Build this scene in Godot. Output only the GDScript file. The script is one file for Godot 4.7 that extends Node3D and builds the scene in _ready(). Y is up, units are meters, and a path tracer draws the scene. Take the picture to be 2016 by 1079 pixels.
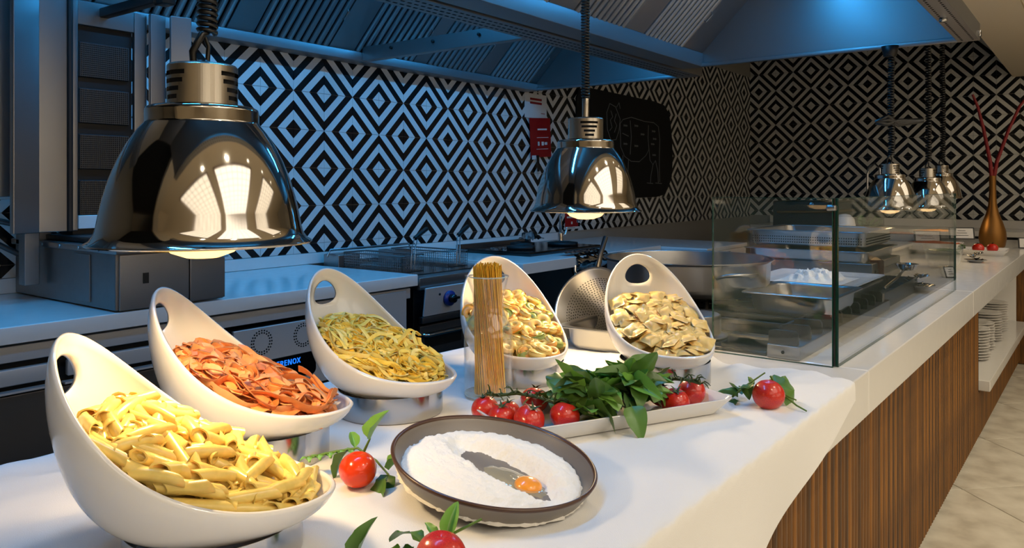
extends Node3D

# One serving counter with pasta bowls in front of a tiled show kitchen.
# Metres, y up. The camera stands at (0, 1.325, 0); the tiled wall is the plane x = -3.3525, the far wall z = -9.17.

var taken := {}
var M := {}
var rng := RandomNumberGenerator.new()
var fn := FastNoiseLite.new()

func _ready() -> void:
	rng.seed = 7
	fn.seed = 11
	fn.frequency = 1.0
	# ---------------------------------------------------------------- camera, sky, lights
	var cam := Camera3D.new()
	cam.name = "camera"
	add_child(cam)
	cam.position = Vector3(0, 1.325, 0)
	cam.rotation.y = 0.64498
	cam.near = 0.05
	cam.far = 60.0
	cam.projection = Camera3D.PROJECTION_FRUSTUM
	cam.size = 0.034963
	cam.frustum_offset = Vector2(0.0, -0.005568)
	cam.current = true
	var env := Environment.new()
	env.background_mode = Environment.BG_COLOR
	env.background_color = Color(0.55, 0.65, 0.8)
	env.background_energy_multiplier = 1.0
	env.tonemap_mode = Environment.TONE_MAPPER_LINEAR
	env.tonemap_exposure = 1.0
	env.sdfgi_enabled = true
	env.ssao_enabled = true
	env.ssil_enabled = true
	var we := WorldEnvironment.new()
	we.name = "environment"
	we.environment = env
	add_child(we)
	make_materials()
	# luminous ceiling panels and windows of the dining room (their glowing faces are built with the room)
	area("ceiling_panel_light", Vector3(3.1, 3.36, 1.75), Vector3(0, -1, 0), Vector2(3.6, 2.4), Color(1.0, 0.98, 0.95), PANEL_E * 0.3)
	area("ceiling_panel_light", Vector3(3.1, 3.36, -1.25), Vector3(0, -1, 0), Vector2(3.6, 2.5), Color(1.0, 0.98, 0.95), PANEL_E)
	area("ceiling_panel_light", Vector3(3.1, 3.36, -5.0), Vector3(0, -1, 0), Vector2(3.6, 2.1), Color(1.0, 0.98, 0.95), PANEL_E * 0.15)
	area("window_daylight", Vector3(5.36, 1.65, 1.9), Vector3(-1, 0, 0), Vector2(4.0, 1.7), Color(1.0, 0.97, 0.93), WINDOW_E)
	area("window_daylight", Vector3(5.36, 1.65, -2.6), Vector3(-1, 0, 0), Vector2(3.0, 1.7), Color(1.0, 0.97, 0.93), WINDOW_E * 0.7)
	# blue fluorescent tubes in the two cavities of the hood (their glowing meshes are built with the hood)
	for z in TUBE_Z:
		area("hood_tube_light", Vector3(-2.47, 2.462, z), Vector3(0, -1, 0), Vector2(0.036, 1.1), TUBE_COLOR, TUBE_E)
	area("hood_tube_light", Vector3(-1.18, 2.462, -3.35), Vector3(0, -1, 0), Vector2(0.036, 1.1), TUBE_COLOR, TUBE_E * 0.8)
	area("hood_tube_light", Vector3(-1.18, 2.462, -0.85), Vector3(0, -1, 0), Vector2(0.036, 1.1), TUBE_COLOR, TUBE_E * 0.95)
	area("cove_light", Vector3(-0.345, 2.455, -2.6), Vector3(0.35, 1, 0), Vector2(0.03, 6.8), Color(1.0, 0.9, 0.78), 0.7)
	# ---------------------------------------------------------------- the place
	build_room()
	build_counter()
	build_hood()
	build_back_line()
	build_wall_things()
	build_cloth()
	build_lamps()
	build_bowls()
	build_table_food()
	build_stove()
	build_far()

const PANEL_E := 2.6
const SPOT_E := 2.3
const WINDOW_E := 0.2
const TUBE_E := 1.15
const TUBE_COLOR := Color(0.22, 0.67, 1.0)
const TUBE_Z := [-0.9, -2.15, -3.6]
const TOP := 0.90        # worktop of the serving counter
const BACK := 0.918      # worktop along the tiled wall

# -------------------------------------------------------------------- helpers: meshes
class Mb:
	var v := PackedVector3Array()
	var uv := PackedVector2Array()
	var ix := PackedInt32Array()
	var xf := Transform3D.IDENTITY
	func p(a: Vector3, t := Vector2.ZERO) -> int:
		v.append(xf * a)
		uv.append(t)
		return v.size() - 1
	func tri(a: int, b: int, c: int) -> void:      # counter-clockwise seen from outside
		ix.append(a)
		ix.append(c)
		ix.append(b)
	func quad(a: int, b: int, c: int, d: int) -> void:
		tri(a, b, c)
		tri(a, c, d)
	func tri_out(a: int, b: int, c: int, o: Vector3) -> void:
		var n := (v[b] - v[a]).cross(v[c] - v[a])
		if n.dot((v[a] + v[b] + v[c]) / 3.0 - o) < 0.0:
			tri(a, c, b)
		else:
			tri(a, b, c)
	func box(c: Vector3, s: Vector3, b := 0.0) -> Mb:
		var h := s / 2.0
		b = minf(b, minf(h.x, minf(h.y, h.z)) * 0.9)
		var o := xf * c
		var id := {}
		for k in 8:
			var sg := Vector3(1 if k & 1 else -1, 1 if k & 2 else -1, 1 if k & 4 else -1)
			for a in 3:
				var q := Vector3()
				for e in 3:
					q[e] = c[e] + sg[e] * (h[e] if e == a else h[e] - b)
				var f := Vector2(q.z if a == 0 else q.x, q.z if a == 1 else q.y)
				id[k * 3 + a] = p(q, f)
		for a in 3:
			var b1: int = 1 << ((a + 1) % 3)
			var b2: int = 1 << ((a + 2) % 3)
			for s2 in 2:
				var k0: int = (1 << a) * s2
				tri_out(id[k0 * 3 + a], id[(k0 | b1) * 3 + a], id[(k0 | b1 | b2) * 3 + a], o)
				tri_out(id[k0 * 3 + a], id[(k0 | b1 | b2) * 3 + a], id[(k0 | b2) * 3 + a], o)
		if b > 0.0:
			for a in 3:                                  # edges along axis a
				var e1 := (a + 1) % 3
				var e2 := (a + 2) % 3
				for m in 4:
					var k0: int = (1 << e1) * (m & 1) + (1 << e2) * (m >> 1)
					var k1: int = k0 | (1 << a)
					tri_out(id[k0 * 3 + e1], id[k1 * 3 + e1], id[k1 * 3 + e2], o)
					tri_out(id[k0 * 3 + e1], id[k1 * 3 + e2], id[k0 * 3 + e2], o)
			for k in 8:
				tri_out(id[k * 3], id[k * 3 + 1], id[k * 3 + 2], o)
		return self
	func lathe(prof: Array, seg := 32, a0 := 0.0, a1 := TAU) -> Mb:   # (r, y): outside upwards
		var base := v.size()
		for i in prof.size():
			for j in seg + 1:
				var a: float = a0 + (a1 - a0) * j / seg
				p(Vector3(prof[i].x * cos(a), prof[i].y, prof[i].x * sin(a)), Vector2(float(j) / seg, float(i) / maxi(1, prof.size() - 1)))
		for i in prof.size() - 1:
			if prof[i].is_equal_approx(prof[i + 1]):
				continue
			for j in seg:
				var q: int = base + i * (seg + 1) + j
				quad(q, q + seg + 1, q + seg + 2, q + 1)
		return self
	func tube(pts: PackedVector3Array, r: float, seg := 6, caps := true, r2 := -1.0) -> Mb:
		var n := pts.size()
		var base := v.size()
		var t := (pts[1] - pts[0]).normalized()
		var n1 := t.cross(Vector3.UP if absf(t.y) < 0.9 else Vector3.RIGHT).normalized()
		for i in n:
			var tt := (pts[mini(i + 1, n - 1)] - pts[maxi(i - 1, 0)]).normalized()
			n1 = (n1 - tt * n1.dot(tt)).normalized()
			var n2 := tt.cross(n1)
			var rr: float = r if r2 < 0.0 else lerpf(r, r2, float(i) / (n - 1))
			for j in seg:
				var a: float = TAU * j / seg
				p(pts[i] + (n1 * cos(a) + n2 * sin(a)) * rr, Vector2(float(j) / seg, float(i) / n))
		for i in n - 1:
			for j in seg:
				var q0: int = base + i * seg + j
				var q1: int = base + i * seg + (j + 1) % seg
				quad(q0, q1, q1 + seg, q0 + seg)
		if caps:
			var c0 := p(pts[0])
			var c1 := p(pts[n - 1])
			for j in seg:
				tri(c0, base + (j + 1) % seg, base + j)
				tri(c1, base + (n - 1) * seg + j, base + (n - 1) * seg + (j + 1) % seg)
		return self
	func ribbon(pts: PackedVector3Array, side: PackedVector3Array, w: float, th: float) -> Mb:
		var n := pts.size()
		var base := v.size()
		for i in n:
			var t := (pts[mini(i + 1, n - 1)] - pts[maxi(i - 1, 0)]).normalized()
			var sd := (side[i] - t * side[i].dot(t)).normalized()
			var up := sd.cross(t).normalized()
			p(pts[i] - sd * w / 2 - up * th / 2)
			p(pts[i] + sd * w / 2 - up * th / 2)
			p(pts[i] + sd * w / 2 + up * th / 2)
			p(pts[i] - sd * w / 2 + up * th / 2)
		for i in n - 1:
			for j in 4:
				var q0: int = base + i * 4 + j
				var q1: int = base + i * 4 + (j + 1) % 4
				quad(q0, q0 + 4, q1 + 4, q1)
		quad(base, base + 1, base + 2, base + 3)
		var e := base + (n - 1) * 4
		quad(e + 3, e + 2, e + 1, e)
		return self
	func grid(nu: int, nv: int, f: Callable, flip := false) -> Mb:       # f(u, v) -> Vector3, u and v in 0..1
		var base := v.size()
		for i in nu + 1:
			for j in nv + 1:
				p(f.call(float(i) / nu, float(j) / nv), Vector2(float(i) / nu, float(j) / nv))
		for i in nu:
			for j in nv:
				var q: int = base + i * (nv + 1) + j
				if flip:
					quad(q, q + 1, q + nv + 2, q + nv + 1)
				else:
					quad(q, q + nv + 1, q + nv + 2, q + 1)
		return self
	func extrude(poly: PackedVector2Array, z0: float, z1: float) -> Mb:   # outline in x, y; from z0 to z1
		var pl := poly
		if Geometry2D.is_polygon_clockwise(pl):
			pl = pl.duplicate()
			pl.reverse()
		var n := pl.size()
		var tr := Geometry2D.triangulate_polygon(pl)
		var f0 := v.size()
		for q in pl:
			p(Vector3(q.x, q.y, z1), q)
		for q in pl:
			p(Vector3(q.x, q.y, z0), q)
		for k in range(0, tr.size(), 3):
			var a := tr[k]
			var b := tr[k + 1]
			var c := tr[k + 2]
			if (pl[b] - pl[a]).cross(pl[c] - pl[a]) < 0.0:
				var s := b
				b = c
				c = s
			tri(f0 + a, f0 + b, f0 + c)
			tri(f0 + n + a, f0 + n + c, f0 + n + b)
		for i in n:
			var j := (i + 1) % n
			var a := p(Vector3(pl[i].x, pl[i].y, z0))
			var b := p(Vector3(pl[j].x, pl[j].y, z0))
			var c := p(Vector3(pl[j].x, pl[j].y, z1))
			var d := p(Vector3(pl[i].x, pl[i].y, z1))
			quad(a, b, c, d)
		return self
	func arrays() -> Array:
		var nm := PackedVector3Array()
		nm.resize(v.size())
		for k in range(0, ix.size(), 3):
			var a := ix[k]
			var b := ix[k + 1]
			var c := ix[k + 2]
			var n := (v[c] - v[a]).cross(v[b] - v[a])
			nm[a] += n
			nm[b] += n
			nm[c] += n
		for i in nm.size():
			nm[i] = nm[i].normalized() if nm[i].length_squared() > 0.0 else Vector3.UP
		var r := []
		r.resize(Mesh.ARRAY_MAX)
		r[Mesh.ARRAY_VERTEX] = v
		r[Mesh.ARRAY_NORMAL] = nm
		r[Mesh.ARRAY_TEX_UV] = uv
		r[Mesh.ARRAY_INDEX] = ix
		return r
	func mesh() -> ArrayMesh:
		var m := ArrayMesh.new()
		m.add_surface_from_arrays(Mesh.PRIMITIVE_TRIANGLES, arrays())
		return m

func mb() -> Mb:
	return Mb.new()

func bx(c: Vector3, s: Vector3, b := 0.0) -> Mb:
	return Mb.new().box(c, s, b)

# -------------------------------------------------------------------- helpers: nodes
func numbered(called: String) -> String:
	var n: int = taken.get(called, 0)
	taken[called] = n + 1
	return called if n == 0 else "%s_%03d" % [called, n]

func thing(called: String, label: String, category: String, at := Vector3.ZERO, turn := 0.0, group := "", kind := "") -> Node3D:
	var o := Node3D.new()
	return set_up(o, called, label, category, at, turn, group, kind)

func set_up(o: Node3D, called: String, label: String, category: String, at: Vector3, turn: float, group: String, kind: String) -> Node3D:
	o.name = numbered(called)
	o.position = at
	o.rotation.y = turn
	if label:
		o.set_meta("label", label)
	if category:
		o.set_meta("category", category)
	if group:
		o.set_meta("group", group)
	if kind:
		o.set_meta("kind", kind)
	add_child(o)
	return o

func single(called: String, label: String, category: String, m: Mesh, mt: Material, at := Vector3.ZERO, turn := 0.0, group := "", kind := "") -> MeshInstance3D:
	var o := MeshInstance3D.new()
	o.mesh = m
	o.material_override = mt
	set_up(o, called, label, category, at, turn, group, kind)
	return o

func part(parent: Node3D, called: String, b: Variant, mt: Material, label := "") -> MeshInstance3D:
	var o := MeshInstance3D.new()
	o.name = called
	o.mesh = b.mesh() if b is Mb else b
	if mt:
		o.material_override = mt
	if label:
		o.set_meta("label", label)
	parent.add_child(o, true)
	return o

func copy_of(src: Node3D, label: String, at: Vector3, turn: float) -> Node3D:
	var o: Node3D = src.duplicate()
	o.name = numbered(src.name.rstrip("0123456789").rstrip("_"))
	add_child(o)
	o.position = at
	o.rotation = Vector3(0, turn, 0)
	if label:
		o.set_meta("label", label)
	return o

func area(called: String, at: Vector3, towards: Vector3, size: Vector2, col: Color, energy: float) -> void:
	var l := AreaLight3D.new()
	l.name = numbered(called)
	add_child(l)
	l.area_size = size
	l.light_color = col
	l.light_energy = energy
	l.area_range = 20.0
	l.shadow_enabled = true
	var up := Vector3(0, 0, 1) if absf(towards.normalized().y) > 0.7 else Vector3.UP
	l.look_at_from_position(at, at + towards, up)

# -------------------------------------------------------------------- materials
func mat(col: Color, rough := 0.5, metal := 0.0) -> StandardMaterial3D:
	var m := StandardMaterial3D.new()
	m.albedo_color = col
	m.roughness = rough
	m.metallic = metal
	return m

func noise_tex(freq: float, octaves: int, sd: int, ramp: Array = [], size := 256) -> NoiseTexture2D:
	var n := FastNoiseLite.new()
	n.seed = sd
	n.frequency = freq
	n.fractal_octaves = octaves
	var t := NoiseTexture2D.new()
	t.width = size
	t.height = size
	t.seamless = true
	t.noise = n
	if ramp.size():
		var g := Gradient.new()
		g.offsets = PackedFloat32Array(ramp.map(func(e): return e[0]))
		g.colors = PackedColorArray(ramp.map(func(e): return e[1]))
		t.color_ramp = g
	return t

func grey(a: float) -> Color:
	return Color(a, a, a)

func tri_map(m: StandardMaterial3D, sc: Vector3) -> StandardMaterial3D:
	m.uv1_triplanar = true
	m.uv1_scale = sc
	return m

func make_materials() -> void:
	var streak := noise_tex(0.05, 4, 3, [[0.0, grey(0.82)], [1.0, grey(1.0)]])
	var blotch := noise_tex(0.02, 4, 5, [[0.0, grey(0.84)], [1.0, grey(1.0)]])
	for d in [["steel", grey(0.66), 0.34, Vector3(1.5, 40, 1.5)], ["steel_v", grey(0.62), 0.36, Vector3(40, 1.2, 40)], ["steel_dark", grey(0.50), 0.42, Vector3(1.5, 40, 1.5)], ["steel_front", grey(0.78), 0.5, Vector3(1.5, 40, 1.5)], ["steel_worn", grey(0.55), 0.5, Vector3(6, 6, 6)]]:
		var m := mat(d[1], d[2], 1.0)
		m.roughness_texture = blotch if d[0] == "steel_worn" else streak
		if d[0] == "steel_front":
			m.metallic = 0.45
		M[d[0]] = tri_map(m, d[3])
	M.chrome = mat(grey(0.78), 0.07, 1.0)
	M.lamp_steel = mat(Color(0.76, 0.74, 0.71), 0.075, 1.0)
	M.lamp_cap = mat(Color(0.72, 0.69, 0.64), 0.26, 1.0)
	M.ring = mat(grey(0.72), 0.16, 1.0)
	M.foil = mat(grey(0.8), 0.18, 1.0)
	M.hood = mat(grey(0.56), 0.38, 0.86)
	M.baffle = mat(grey(0.60), 0.33, 0.8)
	M.black = mat(grey(0.035), 0.45)
	M.black_gloss = mat(grey(0.03), 0.16)
	M.iron = mat(grey(0.06), 0.62)
	M.void = mat(grey(0.015), 0.9)
	M.white_tile = mat(Color(0.86, 0.86, 0.84), 0.22)
	M.black_tile = mat(Color(0.035, 0.037, 0.042), 0.26)
	M.grout = mat(Color(0.62, 0.61, 0.58), 0.9)
	M.stone = mat(Color(0.88, 0.87, 0.85), 0.16)
	M.stone.roughness_texture = noise_tex(0.03, 3, 21, [[0.0, grey(0.75)], [1.0, grey(1.0)]])
	tri_map(M.stone, Vector3(2, 2, 2))
	M.plaster = mat(Color(0.86, 0.81, 0.72), 0.9)
	M.ceiling = mat(Color(0.86, 0.81, 0.72), 0.9)
	M.dark_ceiling = mat(grey(0.12), 0.9)
	M.kitchen_floor = mat(Color(0.22, 0.2, 0.19), 0.6)
	var fl := mat(Color.WHITE, 0.42)
	fl.albedo_texture = noise_tex(0.012, 5, 31, [[0.0, Color(0.72, 0.685, 0.615)], [0.45, Color(0.82, 0.79, 0.72)], [1.0, Color(0.89, 0.865, 0.80)]], 512)
	fl.roughness_texture = blotch
	M.floor_tile = tri_map(fl, Vector3(0.9, 0.9, 0.9))
	for k in 3:
		var w := mat(Color.WHITE, 0.5)
		var dk: float = [1.0, 0.78, 1.2][k]
		w.albedo_texture = noise_tex(0.03, 4, 40 + k, [[0.0, Color(0.27 * dk, 0.16 * dk, 0.04 * dk)], [0.5, Color(0.43 * dk, 0.275 * dk, 0.08 * dk)], [1.0, Color(0.54 * dk, 0.36 * dk, 0.13 * dk)]])
		w.heightmap_enabled = false
		M["wood%d" % k] = tri_map(w, Vector3(9, 0.5, 9))
	var ce := mat(Color(0.90, 0.885, 0.86), 0.13)
	ce.clearcoat_enabled = true
	ce.clearcoat = 0.4
	ce.clearcoat_roughness = 0.05
	M.porcelain = ce
	M.melamine = mat(Color(0.9, 0.89, 0.87), 0.25)
	var cl := mat(Color(0.90, 0.895, 0.885), 0.95)
	cl.rim_enabled = true
	cl.rim = 0.2
	cl.heightmap_enabled = true
	cl.heightmap_texture = noise_tex(0.25, 2, 8)
	cl.heightmap_scale = 0.03
	M.cloth = tri_map(cl, Vector3(9, 9, 9))
	var gl := mat(Color(0.5, 0.7, 0.62, 0.02), 0.01)
	gl.transparency = BaseMaterial3D.TRANSPARENCY_ALPHA
	M.glass = gl
	var gj := mat(Color(0.9, 0.95, 0.94, 0.04), 0.01)
	gj.transparency = BaseMaterial3D.TRANSPARENCY_ALPHA
	M.jar_glass = gj
	var gr := mat(Color(0.85, 0.93, 0.92, 0.4), 0.03)
	gr.transparency = BaseMaterial3D.TRANSPARENCY_ALPHA
	M.glass_thick = gr
	M.glass_edge = mat(Color(0.10, 0.26, 0.22), 0.12)
	M.plate_grey = mat(Color(0.47, 0.44, 0.41), 0.35)
	M.plate_rim = mat(Color(0.30, 0.20, 0.14), 0.3)
	var fo := mat(Color(0.955, 0.94, 0.905), 0.98)
	fo.heightmap_enabled = true
	fo.heightmap_texture = noise_tex(0.09, 5, 17)
	fo.heightmap_scale = 0.10
	M.flour = tri_map(fo, Vector3(9, 9, 9))
	M.yolk = mat(Color(0.98, 0.60, 0.04), 0.12)
	M.yolk.clearcoat_enabled = true
	var ew := mat(Color(0.93, 0.89, 0.70, 0.22), 0.03)
	ew.transparency = BaseMaterial3D.TRANSPARENCY_ALPHA
	M.egg_white = ew
	for d in [["penne", Color(0.985, 0.84, 0.45), 0.26], ["orange_pasta", Color(0.97, 0.60, 0.32), 0.42], ["tagliatelle", Color(1.0, 0.86, 0.38), 0.42], ["ravioli", Color(0.94, 0.80, 0.49), 0.36], ["tort_yellow", Color(0.95, 0.80, 0.44), 0.4], ["tort_orange", Color(0.94, 0.66, 0.27), 0.4], ["tort_green", Color(0.58, 0.62, 0.26), 0.4], ["orange_pale", Color(0.96, 0.65, 0.41), 0.42], ["orange_deep", Color(0.90, 0.51, 0.27), 0.42], ["tagliatelle_pale", Color(1.0, 0.89, 0.52), 0.42], ["tagliatelle_deep", Color(0.98, 0.79, 0.27), 0.42], ["spaghetti", Color(1.0, 0.73, 0.16), 0.4], ["spaghetti_pale", Color(1.0, 0.79, 0.25), 0.4], ["spaghetti_deep", Color(0.96, 0.64, 0.10), 0.4]]:
		var m := mat(Color.WHITE, d[2])
		var c: Color = d[1]
		m.albedo_texture = noise_tex(0.03, 3, 60, [[0.25, c.darkened(0.07)], [0.75, c.lightened(0.06)]])
		m.subsurf_scatter_enabled = true
		m.subsurf_scatter_strength = 0.1
		m.uv1_world_triplanar = true
		M[d[0]] = tri_map(m, Vector3(7, 7, 7))
	var tm := mat(Color.WHITE, 0.16)
	tm.albedo_texture = noise_tex(0.012, 2, 71, [[0.2, Color(0.72, 0.085, 0.03)], [0.8, Color(0.85, 0.17, 0.05)]])
	tm.clearcoat_enabled = true
	tm.clearcoat = 0.6
	M.tomato = tri_map(tm, Vector3(4, 4, 4))
	M.tomato_light = mat(Color(0.86, 0.23, 0.06), 0.17)
	for k in 3:
		var lf := mat(Color.WHITE, 0.38)
		var g: float = [1.0, 0.78, 1.28][k]
		lf.albedo_texture = noise_tex(0.02, 3, 80 + k, [[0.2, Color(0.29 * g, 0.43 * g, 0.17 * g)], [0.8, Color(0.40 * g, 0.56 * g, 0.25 * g)]])
		lf.backlight_enabled = true
		lf.backlight = Color(0.2, 0.36, 0.06)
		M["leaf%d" % k] = tri_map(lf, Vector3(20, 20, 20))
	M.groove = mat(Color(0.10, 0.06, 0.025), 0.8)
	M.stem = mat(Color(0.34, 0.46, 0.14), 0.5)
	M.vine = mat(Color(0.16, 0.25, 0.07), 0.6)
	M.brass = mat(Color(0.52, 0.36, 0.16), 0.42, 0.75)
	M.spoon = mat(grey(0.7), 0.2, 1.0)
	M.red_twig = mat(Color(0.45, 0.02, 0.05), 0.6)
	M.red = mat(Color(0.62, 0.02, 0.05), 0.5)
	M.paper = mat(Color(0.86, 0.85, 0.83), 0.8)
	M.ink_red = mat(Color(0.55, 0.08, 0.07), 0.8)
	M.ink = mat(grey(0.1), 0.8)
	M.chalkboard = mat(grey(0.022), 0.75)
	M.chalk = mat(grey(0.5), 0.95)
	M.blue_knob = mat(Color(0.05, 0.16, 0.45), 0.35)
	M.cord = mat(grey(0.02), 0.3)
	var gb := mat(Color(1.0, 0.95, 0.85), 0.4)
	gb.emission_enabled = true
	gb.emission = Color(1.0, 0.80, 0.52)
	gb.emission_energy_multiplier = 1.6
	M.bulb = gb
	var tb := mat(Color(0.8, 0.92, 1.0), 0.4)
	tb.emission_enabled = true
	tb.emission = TUBE_COLOR
	tb.emission_energy_multiplier = 9.0
	M.tube_glow = tb
	var wg := mat(Color.WHITE, 0.4)
	wg.emission_enabled = true
	wg.emission = Color(1.0, 0.94, 0.84)
	wg.emission_energy_multiplier = 0.9
	M.window_glow = wg
	var pg := wg.duplicate()
	pg.emission_energy_multiplier = 1.5
	M.panel_glow = pg
	var sg := wg.duplicate()
	sg.emission_energy_multiplier = 5.0
	M.spot_glow = sg
	var cg := wg.duplicate()
	cg.emission_energy_multiplier = 1.5
	M.cove_glow = cg
	var bl := mat(Color(0.1, 0.4, 0.9), 0.4)
	bl.emission_enabled = true
	bl.emission = Color(0.12, 0.5, 1.0)
	bl.emission_energy_multiplier = 1.0
	M.display_blue = bl
	M.food_orange = mat(Color(0.75, 0.33, 0.08), 0.6)
	M.food_gold = mat(Color(0.86, 0.58, 0.16), 0.6)
	M.food_brown = mat(Color(0.30, 0.15, 0.06), 0.6)
	M.food_cream = mat(Color(0.85, 0.72, 0.55), 0.6)

# -------------------------------------------------------------------- room shell
var tile_cache := {}

# One wall tile of diagonal stripes, white at its A corner and black at the opposite one; a = which corner is A (0..3, counter-clockwise
# from lower left); r = the part of the unit square that is left of a cut tile.
func tile_mesh(a: int, r: Rect2) -> ArrayMesh:
	var key := str(a, r)
	if tile_cache.has(key):
		return tile_cache[key]
	var s := 0.2
	var g := 0.0012
	var th := 0.007
	var rect := PackedVector2Array([r.position * s + Vector2(g, g), Vector2(r.end.x * s - g, r.position.y * s + g), r.end * s - Vector2(g, g), Vector2(r.position.x * s + g, r.end.y * s - g)])
	var corner: Vector2 = [Vector2(0, 0), Vector2(s, 0), Vector2(s, s), Vector2(0, s)][a]
	var ex: Vector2 = [Vector2(1, 0), Vector2(-1, 0), Vector2(-1, 0), Vector2(1, 0)][a]
	var ey: Vector2 = [Vector2(0, 1), Vector2(0, 1), Vector2(0, -1), Vector2(0, -1)][a]
	var out := ArrayMesh.new()
	for tone in 2:
		var b := mb()
		for k in range(tone, 8, 2):
			var s0 := k * 0.25 * s
			var s1 := s0 + 0.25 * s
			var band := PackedVector2Array([corner + ex * (s0 + s) - ey * s, corner + ex * (s1 + s) - ey * s, corner - ex * s + ey * (s1 + s), corner - ex * s + ey * (s0 + s)])
			for poly in Geometry2D.intersect_polygons(rect, band):
				b.extrude(poly, 0.0, th)
		if b.v.size():
			out.add_surface_from_arrays(Mesh.PRIMITIVE_TRIANGLES, b.arrays())
			out.surface_set_material(out.get_surface_count() - 1, M.black_tile if tone else M.white_tile)
	tile_cache[key] = out
	return out

# Tiles of one wall: columns u0 + 0.2 k, rows top - 0.2 n; A corners at even k + parity and odd n (or the reverse).
func lay_tiles(wall: Node3D, u0: float, ka: int, kb: int, rows: Callable, low: float, umin: float, top: float, a_even: int, a_row: int, most: int) -> void:
	var list := []
	for k in range(ka, kb):
		for n in range(rows.call(k), 40):
			var y1: float = top - 0.2 * n
			if y1 <= low + 0.01:
				break
			list.append([k, n])
	var rest := mb()
	var rest_b := mb()
	var count := 0
	for e in list:
		var k: int = e[0]
		var n: int = e[1]
		var u := u0 + 0.2 * k
		var y0 := top - 0.2 * (n + 1)
		var r := Rect2(0, 0, 1, 1)
		if y0 < low:
			r = Rect2(0, (low - y0) / 0.2, 1, 1.0 - (low - y0) / 0.2)
		if u < umin:
			r = Rect2((umin - u) / 0.2, r.position.y, 1.0 - (umin - u) / 0.2, r.size.y)
		# which corner of the tile is the white centre of a diamond
		var kk := k if posmod(k, 2) == a_even else k + 1
		var nn := n if posmod(n, 2) == a_row else n + 1
		var right := kk == k + 1
		var up := nn == n
		var a := (2 if right else 3) if up else (1 if right else 0)
		var m := tile_mesh(a, r)
		if count < most:
			var o := part(wall, "tile", m, null)
			o.position = Vector3(u, y0, 0.001)
		else:
			for sf in m.get_surface_count():
				var ar := m.surface_get_arrays(sf)
				var tgt: Mb = rest_b if m.surface_get_material(sf) == M.black_tile else rest
				var off := tgt.v.size()
				for q in ar[Mesh.ARRAY_VERTEX]:
					tgt.p(q + Vector3(u, y0, 0.001))
				for q in ar[Mesh.ARRAY_INDEX]:
					tgt.ix.append(off + q)
		count += 1
	if rest.v.size():
		part(wall, "white_tile_field", rest, M.white_tile).set_meta("kind", "stuff")
		part(wall, "black_tile_field", rest_b, M.black_tile).set_meta("kind", "stuff")

func shell(called: String, c: Vector3, s: Vector3, m: Material, turn := 0.0) -> Node3D:
	var o := thing(called, "", "", c, turn, "", "structure")
	part(o, "slab", bx(Vector3.ZERO, s), m)
	return o

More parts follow.
